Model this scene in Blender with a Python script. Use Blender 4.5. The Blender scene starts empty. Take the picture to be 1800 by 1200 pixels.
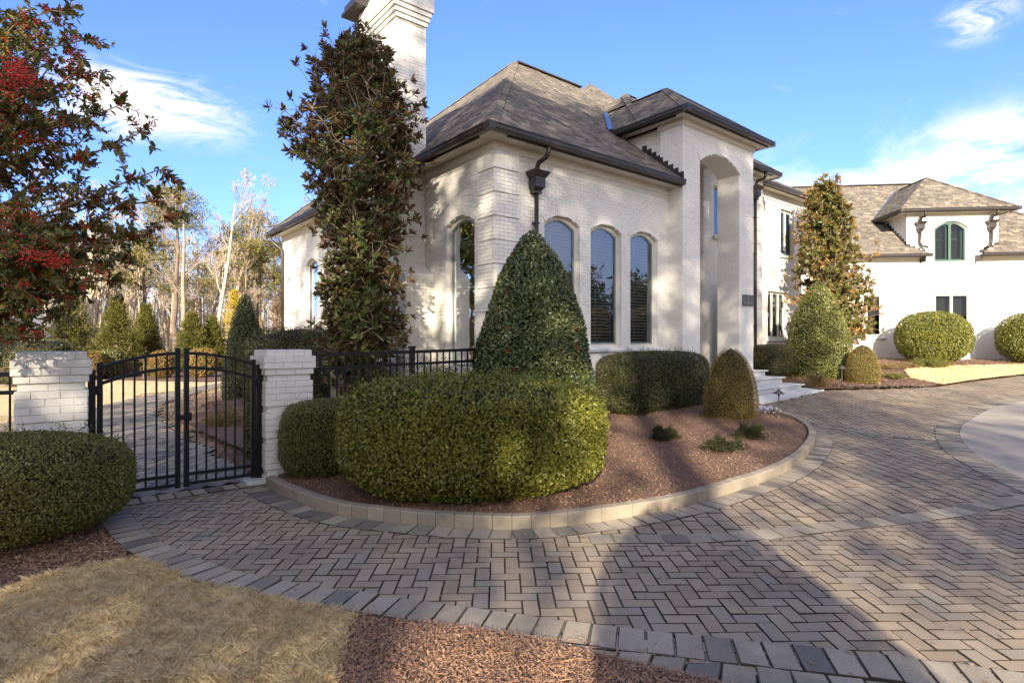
import bpy, math, random
import numpy as np
from mathutils import Vector, Matrix

# ------------------------------------------------------------------ camera, sky, sun, exposure
sc = bpy.context.scene
col = sc.collection
EYE = 1.6
cam_d = bpy.data.cameras.new('camera'); cam = bpy.data.objects.new('camera', cam_d); col.objects.link(cam)
cam.location = (0, 0, EYE); cam.rotation_euler = (math.radians(90), 0, 0)
cam_d.sensor_width = 36; cam_d.lens = 20.0; cam_d.clip_end = 3000; cam_d.clip_start = .05
sc.camera = cam

SUN_EL, SUN_AX = 19.0, -0.12          # elevation, sideways lean of the direction to the sun
sv = Vector((SUN_AX, -math.sqrt(1 - SUN_AX**2), math.tan(math.radians(SUN_EL)))).normalized()
SKY_STR, SUN_STR, EXPO = 0.15, 4.3, 1.70
w = bpy.data.worlds.new('World'); sc.world = w; w.use_nodes = True
nt = w.node_tree; nt.nodes.clear()
def nn(t, typ, **k):
    n = t.nodes.new(typ)
    for a, b in k.items(): setattr(n, a, b)
    return n
sky = nn(nt, 'ShaderNodeTexSky', sky_type='NISHITA', sun_disc=False)
sky.sun_elevation = math.radians(SUN_EL); sky.sun_rotation = math.atan2(sv.x, sv.y)
sky.altitude = 0; sky.air_density = 1.0; sky.dust_density = 1.4; sky.ozone_density = 1.6
bg = nn(nt, 'ShaderNodeBackground'); out = nn(nt, 'ShaderNodeOutputWorld')
bg.inputs['Strength'].default_value = SKY_STR
tc = nn(nt, 'ShaderNodeTexCoord')
def math_n(t, op, a, b=None, clamp=False):
    m = nn(t, 'ShaderNodeMath', operation=op, use_clamp=clamp)
    for i, v in enumerate((a, b)):
        if v is None: continue
        if isinstance(v, (int, float)): m.inputs[i].default_value = v
        else: t.links.new(v, m.inputs[i])
    return m.outputs[0]
def vmath(t, op, a, b=None, out=0):
    m = nn(t, 'ShaderNodeVectorMath', operation=op)
    for i, v in enumerate((a, b)):
        if v is None: continue
        if isinstance(v, tuple): m.inputs[i].default_value = v
        else: t.links.new(v, m.inputs[i])
    return m.outputs[out]
nrm = vmath(nt, 'NORMALIZE', tc.outputs['Generated'])
def wnoise(scale, stretch, detail=6, rough=.6, dist=0.4, off=(0, 0, 0)):
    mp = nn(nt, 'ShaderNodeMapping'); nt.links.new(nrm, mp.inputs[0])
    mp.inputs['Scale'].default_value = stretch; mp.inputs['Location'].default_value = off
    n = nn(nt, 'ShaderNodeTexNoise'); nt.links.new(mp.outputs[0], n.inputs['Vector'])
    n.inputs['Scale'].default_value = scale; n.inputs['Detail'].default_value = detail
    n.inputs['Roughness'].default_value = rough; n.inputs['Distortion'].default_value = dist
    return n.outputs[0]
def wramp(v, lo, hi):
    m = nn(nt, 'ShaderNodeMapRange', interpolation_type='SMOOTHSTEP')
    nt.links.new(v, m.inputs[0]); m.inputs[1].default_value = lo; m.inputs[2].default_value = hi
    return m.outputs[0]
def blob(d, r0, r1, zs=1.0):           # a patch of sky around one direction
    d = Vector(d).normalized()
    df = vmath(nt, 'SUBTRACT', nrm, tuple(d))
    df = vmath(nt, 'MULTIPLY', df, (1, 1, zs))
    ln = vmath(nt, 'LENGTH', df, None, 1)
    m = nn(nt, 'ShaderNodeMapRange', interpolation_type='SMOOTHSTEP')
    nt.links.new(ln, m.inputs[0]); m.inputs[1].default_value = r1; m.inputs[2].default_value = r0
    m.inputs[3].default_value = 0; m.inputs[4].default_value = 1
    return m.outputs[0]
n_big = wnoise(4.2, (1, 1, 2.6), 8, .62, .5, (3.1, .4, 1.2))
n_fine = wnoise(7.5, (1, 1, 3.4), 9, .68, .9, (7.7, 2.2, 5.2))
sep = nn(nt, 'ShaderNodeSeparateXYZ'); nt.links.new(nrm, sep.inputs[0])
c1 = math_n(nt, 'ADD', blob((-.60, 1, .405), .0, .15, 2.4), math_n(nt, 'MULTIPLY', blob((-.72, 1, .43), .0, .12, 1.6), .8))
c1 = math_n(nt, 'MULTIPLY', c1, wramp(math_n(nt, 'ADD', n_fine, math_n(nt, 'MULTIPLY', c1, .13)), .47, .66))
low = wramp(sep.outputs[2], .36, .17)
lowmask = math_n(nt, 'MULTIPLY', math_n(nt, 'MULTIPLY', low, wramp(sep.outputs[0], .2, .5)), wramp(sep.outputs[0], .9, .70))
c2 = math_n(nt, 'MULTIPLY', lowmask, wramp(math_n(nt, 'ADD', n_big, math_n(nt, 'MULTIPLY', lowmask, .16)), .50, .72))
c3 = math_n(nt, 'MULTIPLY', wramp(n_fine, .62, .86), .35)
c4 = math_n(nt, 'MULTIPLY', blob((.82, 1, .565), .0, .055, 1.4), wramp(n_fine, .42, .62))
c5 = math_n(nt, 'MULTIPLY', blob((.93, 1, .36), .0, .16, 2.2), wramp(n_big, .42, .6))
cl = math_n(nt, 'ADD', math_n(nt, 'ADD', c1, c2), math_n(nt, 'ADD', c3, math_n(nt, 'ADD', c4, c5)), True)
cl = math_n(nt, 'MULTIPLY', cl, .78)
# cloud added over the unseen sunward half of the sky for warm, neutral fill
fill_veil = math_n(nt, 'MULTIPLY', wramp(sep.outputs[1], .25, -.55), math_n(nt, 'ADD', .46, math_n(nt, 'MULTIPLY', wramp(n_big, .35, .7), .35)))
cl = math_n(nt, 'MAXIMUM', cl, fill_veil)
mixc = nn(nt, 'ShaderNodeMix', data_type='RGBA')
tint = nn(nt, 'ShaderNodeMix', data_type='RGBA', blend_type='MULTIPLY'); tint.inputs[0].default_value = 1
tint.inputs[7].default_value = (.37, .475, .82, 1)
nt.links.new(sky.outputs[0], tint.inputs[6])
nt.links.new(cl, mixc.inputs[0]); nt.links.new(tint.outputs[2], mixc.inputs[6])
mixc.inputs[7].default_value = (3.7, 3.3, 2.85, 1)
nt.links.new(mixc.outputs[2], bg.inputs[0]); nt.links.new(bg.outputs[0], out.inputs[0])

sd = bpy.data.lights.new('sun', 'SUN'); so = bpy.data.objects.new('sun', sd); col.objects.link(so)
sd.energy = SUN_STR; sd.angle = math.radians(.55); sd.color = (1.0, .88, .72)
so.rotation_euler = sv.to_track_quat('Z', 'Y').to_euler(); so.location = (0, 0, 60)
sc.view_settings.view_transform = 'Standard'; sc.view_settings.look = 'None'
sc.view_settings.exposure = EXPO; sc.view_settings.gamma = 1; sc.view_settings.use_curve_mapping = False
sc.render.engine = 'CYCLES'
try:
    sc.cycles.use_denoising = True; sc.cycles.denoiser = 'OPENIMAGEDENOISE'
except Exception: pass
sc.cycles.max_bounces = 7; sc.cycles.transparent_max_bounces = 12; sc.cycles.caustics_reflective = False
sc.cycles.sample_clamp_indirect = 6

# ------------------------------------------------------------------ helpers
R = np.random.default_rng(7)
def unit(v):
    v = np.asarray(v, float); return v / np.maximum(np.linalg.norm(v, axis=-1, keepdims=True), 1e-9)
def sstep(a, b, x):
    t = np.clip((np.asarray(x, float) - a) / (b - a), 0, 1); return t * t * (3 - 2 * t)
GY = [-60, 5, 9, 12, 15, 20, 25, 30, 45, 900]; GZ = [0, 0, .06, .16, .30, .54, .78, .92, 1.0, 1.0]
def gz(x, y):                            # height of the ground
    return np.interp(y, GY, GZ) * sstep(-4.5, 1.5, x)
def at(px, py):                          # point of the ground seen along one line of sight of a 20 mm lens
    k = (px - 900) / 1000.; m = (py - 600) / 1000.
    lo, Y = .5, .5
    while Y < 200 and EYE - m * Y > gz(k * Y, Y): lo = Y; Y *= 1.04
    hi = Y
    for _ in range(40):
        mid = (lo + hi) / 2
        if EYE - m * mid > gz(k * mid, mid): lo = mid
        else: hi = mid
    return (k * lo, lo)
ORG = {}
def tag(o, label=None, cat=None, group=None, kind=None):
    if label: o['label'] = label
    if cat: o['category'] = cat
    if group: o['group'] = group
    if kind: o['kind'] = kind
    return o
def thing(name, loc, label, cat, group=None):
    o = bpy.data.objects.new(name, None); col.objects.link(o); o.location = loc
    o.empty_display_size = .2
    ORG[o] = np.array(loc, float); return tag(o, label, cat, group)
def link(name, me, parent=None, kind=None):
    o = bpy.data.objects.new(name, me); col.objects.link(o)
    if parent is not None: o.parent = parent; ORG[o] = ORG[parent]
    else: ORG[o] = np.zeros(3)
    if kind: o['kind'] = kind
    return o
def make_mesh(name, V, polys, rnd=None, smooth=False, mat=None):
    """polys: list of int arrays (m,k)"""
    V = np.asarray(V, np.float32).reshape(-1, 3)
    me = bpy.data.meshes.new(name)
    polys = [np.asarray(p, np.int32).reshape(-1, np.asarray(p).shape[-1]) for p in polys if len(p)]
    nl = sum(p.size for p in polys); npoly = sum(len(p) for p in polys)
    me.vertices.add(len(V)); me.vertices.foreach_set('co', V.ravel())
    me.loops.add(nl); me.polygons.add(npoly)
    me.loops.foreach_set('vertex_index', np.concatenate([p.ravel() for p in polys]))
    tot = np.concatenate([np.full(len(p), p.shape[1], np.int32) for p in polys])
    st = np.concatenate([[0], np.cumsum(tot)[:-1]]).astype(np.int32)
    me.polygons.foreach_set('loop_start', st)
    try: me.polygons.foreach_set('loop_total', tot)
    except Exception: pass
    me.polygons.foreach_set('use_smooth', np.full(npoly, smooth, bool))
    if rnd is not None:
        a = me.attributes.new('rnd', 'FLOAT', 'POINT'); a.data.foreach_set('value', np.asarray(rnd, np.float32))
    if mat: me.materials.append(mat)
    me.update(calc_edges=True); me.validate()
    return me
class G:                                  # collects geometry for one mesh
    def __init__(s): s.V = []; s.P = {}; s.n = 0; s.A = []
    def add(s, V, polys, rnd=None):
        V = np.asarray(V, float).reshape(-1, 3)
        for p in polys:
            p = np.asarray(p, int); p = p.reshape(-1, p.shape[-1])
            s.P.setdefault(p.shape[1], []).append(p + s.n)
        s.V.append(V); s.A.append(np.full(len(V), 0. if rnd is None else 0) if rnd is None else np.broadcast_to(rnd, (len(V),)))
        s.n += len(V); return s
    def box(s, c, ax, dims, rnd=None):    # ax: three unit axes
        c = np.asarray(c, float); ax = np.asarray(ax, float); h = np.asarray(dims, float) / 2
        return s.add(c + (BOXV * h) @ ax, [BOXF], rnd)
    def zbox(s, p0, p1, rnd=None):
        p0, p1 = np.minimum(p0, p1), np.maximum(p0, p1)
        return s.box((p0 + p1) / 2, np.eye(3), p1 - p0, rnd)
    def quad(s, a, b, c, d): return s.add([a, b, c, d], [[[0, 1, 2, 3]]])
    def bar(s, a, b, w, h=None, up=(0, 0, 1)):   # square bar from a to b
        a = np.asarray(a, float); b = np.asarray(b, float); d = b - a; L = np.linalg.norm(d); d = d / L
        x = np.cross(up, d); x = unit(x if np.linalg.norm(x) > 1e-4 else np.cross((1, 0, 0), d)); y = np.cross(d, x)
        return s.box((a + b) / 2, [d, x, y], (L, w, h or w))
    def tube(s, pts, r, m=8, cap=True):
        pts = np.asarray(pts, float); k = len(pts); r = np.broadcast_to(r, (k,))
        t = unit(np.gradient(pts, axis=0)); up = np.array((0, 0, 1.)); 
        if abs(t[0] @ up) > .9: up = np.array((1., 0, 0))
        x = unit(np.cross(up, t[0])); rings = []
        for i in range(k):
            x = unit(x - (x @ t[i]) * t[i]); y = np.cross(t[i], x)
            a = np.arange(m) / m * 2 * math.pi
            rings.append(pts[i] + r[i] * (np.cos(a)[:, None] * x + np.sin(a)[:, None] * y))
        V = np.concatenate(rings); i = np.arange(k - 1)[:, None] * m; j = np.arange(m)[None]; j2 = (j + 1) % m
        F = np.stack([i + j, i + j2, i + m + j2, i + m + j], -1).reshape(-1, 4)
        P = [F]
        if cap: P += [np.arange(m)[None, ::-1], np.arange(m)[None] + (k - 1) * m]
        return s.add(V, P)
    def lathe(s, c, prof, m=20):          # prof: (r, z) list
        c = np.asarray(c, float); a = np.arange(m) / m * 2 * math.pi; k = len(prof)
        V = np.concatenate([c + np.stack([r * np.cos(a), r * np.sin(a), np.full(m, z)], -1) for r, z in prof])
        i = np.arange(k - 1)[:, None] * m; j = np.arange(m)[None]; j2 = (j + 1) % m
        F = np.stack([i + j, i + j2, i + m + j2, i + m + j], -1).reshape(-1, 4)
        return s.add(V, [F, np.arange(m)[None, ::-1], np.arange(m)[None] + (k - 1) * m])
    def prism(s, prof, p0, p1, x, z=(0, 0, 1)):   # 2D profile (x,z) swept from p0 to p1
        prof = np.asarray(prof, float); x = np.asarray(x, float); z = np.asarray(z, float); m = len(prof)
        sec = prof[:, :1] * x + prof[:, 1:] * z
        V = np.concatenate([np.asarray(p0) + sec, np.asarray(p1) + sec]); j = np.arange(m); j2 = (j + 1) % m
        return s.add(V, [np.stack([j, j2, m + j2, m + j], -1), j[None, ::-1], j[None] + m])
    def build(s, name, mat, parent=None, kind=None, smooth=False):
        V = np.concatenate(s.V); 
        if parent is not None: V = V - ORG[parent]
        me = make_mesh(name, V, [np.concatenate(v) for v in s.P.values()], np.concatenate(s.A), smooth, mat)
        return link(name, me, parent, kind)
BOXV = np.array([[-1, -1, -1], [1, -1, -1], [1, 1, -1], [-1, 1, -1], [-1, -1, 1], [1, -1, 1], [1, 1, 1], [-1, 1, 1]], float)
BOXF = np.array([[0, 3, 2, 1], [4, 5, 6, 7], [0, 1, 5, 4], [1, 2, 6, 5], [2, 3, 7, 6], [3, 0, 4, 7]])
# unit pieces: a plain box, and a stone with chamfered upper edges
P_BOX = (BOXV * .5, [BOXF])
def chamfer(cx, cy, cz):
    b = BOXV * .5; lo = b[:4].copy(); mid = b[4:].copy(); mid[:, 2] -= cz
    top = b[4:] * np.array([1 - 2 * cx, 1 - 2 * cy, 1])
    V = np.concatenate([lo, mid, top]); F = []
    for k in range(4):
        j = (k + 1) % 4; F += [[k, j, 4 + j, 4 + k], [4 + k, 4 + j, 8 + j, 8 + k]]
    F += [[8, 9, 10, 11]]
    return V, [np.array(F)]
def emit(name, parent, proto, M, mat, nmax=300, many=None, key=None, rest_parent=None):
    """pieces: the nmax nearest the eye as objects sharing one mesh, the rest joined"""
    M = np.asarray(M, float)
    if not len(M): return
    c = M[:, :3, 3]
    d = key if key is not None else np.linalg.norm(c - np.array((0, 0, EYE)), axis=1)
    order = np.argsort(d); near, far = order[:nmax], order[nmax:]
    V0, F0 = proto
    me = make_mesh(name, V0, F0, None, False, mat)
    og = ORG[parent] if parent is not None else np.zeros(3)
    for i in near:
        o = bpy.data.objects.new(name, me); col.objects.link(o); o.parent = parent
        m = M[i].copy(); m[:3, 3] -= og; o.matrix_basis = Matrix(m.tolist())
    if len(far):
        A = M[far]; V = np.einsum('nij,vj->nvi', A[:, :3, :3], V0) + A[:, None, :3, 3] - og
        k = len(V0); polys = [(f[None] + (np.arange(len(far)) * k)[:, None, None]).reshape(-1, f.shape[-1]) for f in F0]
        rr = np.repeat(R.random(len(far)), k)
        m2 = make_mesh(many or name, V.reshape(-1, 3), polys, rr, False, mat)
        link(many or name, m2, parent, 'stuff')
def mat4(c, ax, dims):                    # batch of piece matrices; ax (n,3,3) rows = axes
    c = np.asarray(c, float).reshape(-1, 3); n = len(c)
    ax = np.broadcast_to(np.asarray(ax, float), (n, 3, 3)); dims = np.broadcast_to(np.asarray(dims, float), (n, 3))
    M = np.zeros((n, 4, 4)); M[:, 3, 3] = 1; M[:, :3, 3] = c
    M[:, :3, :3] = np.transpose(ax * dims[:, :, None], (0, 2, 1)); return M

# ------------------------------------------------------------------ materials
MATS = {}
def material(name, c1, c2=None, rough=.7, scale=8, bump=0., bscale=None, spec=.3, attr=False, c3=None, world=True,
             trans=0., metal=0., stain=None, back=None, detail=5, contrast=(.3, .7), bdetail=4, stretch=None, speck=0., joint=False):
    m = bpy.data.materials.new(name); m.use_nodes = True; t = m.node_tree; bs = t.nodes['Principled BSDF']
    bs.inputs['Roughness'].default_value = rough; bs.inputs['Metallic'].default_value = metal
    bs.inputs['Specular IOR Level'].default_value = spec
    geo = nn(t, 'ShaderNodeNewGeometry')
    vec = geo.outputs['Position']
    if stretch:
        mp = nn(t, 'ShaderNodeMapping'); t.links.new(vec, mp.inputs[0]); mp.inputs['Scale'].default_value = stretch; vec = mp.outputs[0]
    def noise(s, d=detail, r=.6):
        n = nn(t, 'ShaderNodeTexNoise'); t.links.new(vec, n.inputs['Vector'])
        n.inputs['Scale'].default_value = s; n.inputs['Detail'].default_value = d; n.inputs['Roughness'].default_value = r
        return n.outputs[0]
    def ramp(v, lo, hi):
        r = nn(t, 'ShaderNodeMapRange'); t.links.new(v, r.inputs[0]); r.inputs[1].default_value = lo; r.inputs[2].default_value = hi
        return r.outputs[0]
    def mix(f, a, b, bt='MIX'):
        x = nn(t, 'ShaderNodeMix', data_type='RGBA', blend_type=bt)
        if isinstance(f, (int, float)): x.inputs[0].default_value = f
        else: t.links.new(f, x.inputs[0])
        for i, v in ((6, a), (7, b)):
            if isinstance(v, tuple): x.inputs[i].default_value = (*v, 1) if len(v) == 3 else v
            else: t.links.new(v, x.inputs[i])
        return x.outputs[2]
    c = c1
    if c2 is not None:
        f = ramp(noise(scale), *contrast)
        if attr:
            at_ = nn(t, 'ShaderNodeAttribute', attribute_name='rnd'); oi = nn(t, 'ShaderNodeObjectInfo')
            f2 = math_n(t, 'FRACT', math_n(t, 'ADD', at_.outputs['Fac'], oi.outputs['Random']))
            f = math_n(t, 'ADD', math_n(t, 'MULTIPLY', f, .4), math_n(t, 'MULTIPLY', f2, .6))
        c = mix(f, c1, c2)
        if c3 is not None and attr:
            f3 = ramp(math_n(t, 'FRACT', math_n(t, 'MULTIPLY', f2, 7.31)), .72, .95)
            c = mix(f3, c, c3)
    if stain:
        sc_, lo, hi, cc, amt = stain
        f = math_n(t, 'MULTIPLY', ramp(noise(sc_, 6, .65), lo, hi), amt)
        c = mix(f, c, cc)
    if speck:
        c = mix(math_n(t, 'MULTIPLY', ramp(noise(190, 2, .5), .45, .62), speck), c, (.10, .09, .08)); c = mix(math_n(t, 'MULTIPLY', ramp(noise(230, 1, .5), .60, .72), speck * .7), c, (.62, .58, .52))
    if joint:
        sn = nn(t, 'ShaderNodeSeparateXYZ'); t.links.new(geo.outputs['True Normal'], sn.inputs[0])
        c = mix(ramp(sn.outputs[2], .93, .80), c, (.045, .036, .026))
    if back: 
        c = mix(geo.outputs['Backfacing'], c, back)
    if isinstance(c, tuple): bs.inputs['Base Color'].default_value = (*c, 1)
    else: t.links.new(c, bs.inputs['Base Color'])
    if bump:
        b = nn(t, 'ShaderNodeBump'); b.inputs['Strength'].default_value = 1; b.inputs['Distance'].default_value = bump
        t.links.new(noise(bscale or scale * 4, bdetail), b.inputs['Height']); t.links.new(b.outputs[0], bs.inputs['Normal'])
    if trans:
        tr = nn(t, 'ShaderNodeBsdfTranslucent'); ms = nn(t, 'ShaderNodeMixShader'); ms.inputs[0].default_value = trans
        if isinstance(c, tuple): tr.inputs[0].default_value = (*c, 1)
        else: t.links.new(c, tr.inputs[0])
        o = t.nodes['Material Output']; t.links.new(bs.outputs[0], ms.inputs[1]); t.links.new(tr.outputs[0], ms.inputs[2])
        t.links.new(ms.outputs[0], o.inputs[0])
    MATS[name] = m; return m
WHITE = material('painted_brick', (.79, .765, .68), (.73, .705, .62), .55, 3, .0025, 45, .35, True, stain=(1.1, .52, .8, (.52, .49, .42), .5))
WHITE_F = material('painted_brick_far', (.80, .775, .72), (.76, .73, .67), .6, 2, .004, 22, .3, stretch=(1, 1, 3))
MORTAR = material('painted_mortar', (.73, .69, .61), (.67, .63, .555), .8, 6, .002, 50)
TRIM = material('cream_trim', (.66, .62, .53), (.60, .56, .48), .5, 2, .0008, 20)
STONE = material('white_step_stone', (.66, .66, .64), (.54, .54, .52), .6, 5, .002, 60, stain=(2.2, .5, .75, (.4, .4, .38), .4))
BRONZE = material('dark_bronze_metal', (.026, .021, .018), (.038, .031, .026), .35, 4, 0, None, .5)
IRON = material('black_powder_coat', (.007, .008, .010), (.010, .011, .013), .42, 6, .0003, 80, .25)
TEAL = material('sage_green_sash', (.19, .25, .23), (.15, .20, .19), .45, 3)
SLATD = material('dark_green_blind', (.04, .065, .052), (.035, .055, .045), .5, 3)
SLAT = material('louvre_paint', (.58, .64, .62), (.52, .58, .56), .4, 3)
TEAL2 = material('green_sash', (.065, .12, .09), (.055, .10, .08), .45, 3)
SHING = material('asphalt_shingle', (.072, .062, .050), (.195, .170, .135), .9, 9, .003, 90, .15, True, c3=(.24, .20, .15), stain=(.5, .5, .85, (.10, .08, .06), .12))
ROOFB = material('roof_underlay', (.05, .042, .036), (.07, .06, .05), .95, 10)
FLASH = material('valley_flashing', (.22, .28, .38), (.18, .22, .3), .35, 3, 0, None, .5, metal=.6)
PAVER = material('clay_paver', (.25, .188, .12), (.39, .31, .21), .85, 7, .0022, 140, .25, True, c3=(.29, .245, .18),
                 stain=(.85, .50, .72, (.125, .102, .078), .65), speck=.38, joint=True)
PAVG = material('grey_paver', (.27, .228, .16), (.40, .345, .25), .85, 7, .0022, 140, .25, True, c3=(.14, .125, .105),
                stain=(1.2, .50, .72, (.11, .098, .078), .65), speck=.38, joint=True)
KERBM = material('kerb_block', (.235, .195, .14), (.32, .275, .20), .85, 8, .002, 120, .25, True, stain=(1.4, .5, .75, (.17, .145, .10), .6), speck=.3)
SAND = material('joint_sand', (.028, .022, .016), (.055, .043, .030), .95, 14, .004, 90)
CONC = material('driveway_concrete', (.36, .315, .25), (.30, .265, .21), .85, 1.2, .0015, 120, .25, stain=(.5, .45, .7, (.22, .21, .2), .5), stretch=(1, 3, 1))
SOIL = material('garden_soil', (.10, .06, .04), (.17, .10, .065), .95, 25, .012, 60)
MULCH = material('bark_chip', (.19, .102, .056), (.43, .265, .165), .85, 30, 0, None, .25, True, c3=(.34, .22, .14))
STRAW = material('pine_needle_straw', (.34, .15, .06), (.48, .26, .12), .7, 20, 0, None, .2, True)
LAWN = material('dormant_turf', (.52, .41, .22), (.62, .51, .30), .95, 6, .012, 120, .1, stain=(.6, .5, .7, (.34, .25, .12), .5))
BLADE = material('dry_grass_blade', (.60, .45, .21), (.90, .76, .48), .8, 5, 0, None, .15, True, c3=(.40, .30, .15), trans=.3)
LITTER = material('leaf_litter', (.20, .125, .07), (.31, .21, .12), .95, 3, .02, 20)
BARK = material('grey_bark', (.25, .195, .14), (.38, .31, .23), .9, 6, .006, 30)
BARKP = material('pale_bark', (.42, .33, .22), (.58, .47, .33), .9, 4, .004, 20)
BARKD = material('pine_bark', (.13, .09, .065), (.21, .15, .11), .9, 6, .006, 24)
TWIG = material('brown_twig', (.13, .085, .05), (.22, .15, .09), .85, 30)
def leafmat(name, a, b, c3, rough=.38, spec=.45, back=None, trans=.18):
    return material(name, a, b, rough, 1.6, 0, None, spec, True, c3=c3, trans=trans, back=back)
L_HEDGE = leafmat('yellow_green_leaf', (.055, .072, .010), (.19, .19, .022), (.28, .25, .035))
L_BOX = leafmat('box_leaf', (.062, .076, .014), (.175, .17, .030), (.26, .22, .07))
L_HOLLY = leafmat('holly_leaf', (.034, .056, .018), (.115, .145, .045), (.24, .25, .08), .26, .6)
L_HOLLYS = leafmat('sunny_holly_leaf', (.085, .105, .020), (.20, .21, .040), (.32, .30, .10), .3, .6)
L_DARK = leafmat('dark_hedge_leaf', (.032, .048, .014), (.095, .10, .030), (.17, .12, .05))
L_GOLD = leafmat('golden_box_leaf', (.16, .115, .020), (.34, .23, .055), (.19, .16, .03))
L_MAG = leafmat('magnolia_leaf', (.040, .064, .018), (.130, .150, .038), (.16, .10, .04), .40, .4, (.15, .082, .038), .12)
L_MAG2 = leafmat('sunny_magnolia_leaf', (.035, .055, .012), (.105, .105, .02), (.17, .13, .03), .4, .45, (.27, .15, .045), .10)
L_FHOL = leafmat('foreground_holly_leaf', (.060, .085, .016), (.18, .18, .035), (.36, .26, .05), .32, .55)
L_EVER = leafmat('evergreen_spray', (.045, .055, .012), (.145, .135, .024), (.20, .17, .04), .7, .2)
L_PINE = leafmat('pine_needles', (.11, .11, .026), (.26, .23, .06), (.32, .25, .09), .7, .2)
L_YEL = leafmat('yellow_foliage', (.38, .26, .02), (.60, .44, .05), (.25, .2, .03), .6, .3)
L_VAR = leafmat('variegated_leaf', (.16, .085, .022), (.32, .21, .05), (.07, .09, .03), .5, .3)
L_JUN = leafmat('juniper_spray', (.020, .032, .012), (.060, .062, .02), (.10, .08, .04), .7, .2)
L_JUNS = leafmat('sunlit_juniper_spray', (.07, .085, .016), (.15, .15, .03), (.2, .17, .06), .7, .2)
L_BRN = leafmat('dry_shrub_leaf', (.14, .085, .04), (.25, .17, .075), (.13, .13, .03), .7, .2)
CORE = material('shrub_interior', (.014, .016, .007), (.022, .020, .010), .95, 10)  # near-black colour of the solid hull that closes the view through the leaves
BERRY = material('red_berry', (.62, .015, .008), (.80, .06, .02), .3, 20, 0, None, .5, True, c3=(.30, .01, .012))
PETAL = material('white_petal', (.7, .66, .74), (.62, .55, .7), .6, 20, 0, None, .3, True)
PLAQ = material('slate_plaque', (.09, .09, .095), (.12, .12, .125), .5, 20)
PLAQ2 = material('plaque_relief', (.26, .265, .25), (.22, .225, .21), .5, 20)
LAMPM = material('aged_bronze_lamp', (.075, .06, .05), (.11, .09, .08), .5, 20, .0006, 150, .4)
INT = material('dim_interior', (.02, .02, .02), (.03, .028, .025), .9, 3)
DOORM = material('stained_door', (.06, .03, .018), (.09, .045, .025), .4, 5)
TERRA = material('pot_glaze', (.07, .05, .045), (.1, .07, .06), .5, 5)
HOUSE_G = material('far_house_wall', (.45, .40, .34), (.4, .36, .3), .7, 3)
HOUSE_R = material('far_house_roof', (.10, .10, .11), (.14, .135, .14), .9, 3)
def glass(name, refl, tint, ior=1.9):
    m = bpy.data.materials.new(name); m.use_nodes = True; t = m.node_tree; t.nodes.remove(t.nodes['Principled BSDF'])
    gl = nn(t, 'ShaderNodeBsdfGlossy'); gl.inputs['Roughness'].default_value = .012; gl.inputs[0].default_value = (.95, .97, 1, 1)
    tr = nn(t, 'ShaderNodeBsdfTransparent'); tr.inputs[0].default_value = (*tint, 1)
    fr = nn(t, 'ShaderNodeFresnel'); fr.inputs[0].default_value = ior
    f = math_n(t, 'ADD', math_n(t, 'MULTIPLY', fr.outputs[0], 1.2), refl, True)
    # slight waviness of old panes
    nz = nn(t, 'ShaderNodeTexNoise'); nz.inputs['Scale'].default_value = 1.6; nz.inputs['Detail'].default_value = 1
    g = nn(t, 'ShaderNodeNewGeometry'); t.links.new(g.outputs['Position'], nz.inputs['Vector'])
    b = nn(t, 'ShaderNodeBump'); b.inputs['Distance'].default_value = .004; t.links.new(nz.outputs[0], b.inputs['Height'])
    t.links.new(b.outputs[0], gl.inputs['Normal'])
    ms = nn(t, 'ShaderNodeMixShader'); t.links.new(f, ms.inputs[0]); t.links.new(tr.outputs[0], ms.inputs[1]); t.links.new(gl.outputs[0], ms.inputs[2])
    t.links.new(ms.outputs[0], t.nodes['Material Output'].inputs[0]); return m
GLASS = glass('window_glass', .07, (.93, .96, .95))
GLASS_D = glass('dark_window_glass', .0, (.55, .6, .6), 1.42)

# ------------------------------------------------------------------ ground shapes
def spline(P, n=12):
    P = np.asarray(P, float); Q = np.concatenate([[2 * P[0] - P[1]], P, [2 * P[-1] - P[-2]]]); o = []
    t = np.arange(n)[:, None] / n
    for i in range(len(P) - 1):
        a, b, c, d = Q[i:i + 4]
        o.append(.5 * (2 * b + (c - a) * t + (2 * a - 5 * b + 4 * c - d) * t**2 + (3 * b - a - 3 * c + d) * t**3))
    return np.concatenate(o + [P[-1:]])
def resample(P, step):
    s = np.concatenate([[0], np.cumsum(np.linalg.norm(np.diff(P, axis=0), axis=1))]); n = max(2, int(round(s[-1] / step)))
    q = np.linspace(0, s[-1], n + 1); return np.stack([np.interp(q, s, P[:, k]) for k in range(2)], 1)
def offset(P, d):                          # to the left of travel for d > 0
    t = unit(np.gradient(P, axis=0)); return P + d * np.stack([-t[:, 1], t[:, 0]], 1)
def inside(p, poly):
    p = np.asarray(p, float); x, y = p[:, 0], p[:, 1]; r = np.zeros(len(p), bool); a = poly; b = np.roll(poly, -1, 0)
    for (x0, y0), (x1, y1) in zip(a, b):
        if y0 == y1: continue
        c = ((y0 > y) != (y1 > y)) & (x < (x1 - x0) * (y - y0) / (y1 - y0) + x0); r ^= c
    return r
def closest(p, poly):
    a = poly; b = np.roll(poly, -1, 0); best = np.full(len(p), 1e9); q = p.copy()
    for s, e in zip(a, b):
        d = e - s; L = d @ d
        if L < 1e-12: continue
        t = np.clip(((p - s) @ d) / L, 0, 1); c = s + t[:, None] * d; dd = ((p - c)**2).sum(1); m = dd < best
        best[m] = dd[m]; q[m] = c[m]
    return q, np.sqrt(best)
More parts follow.
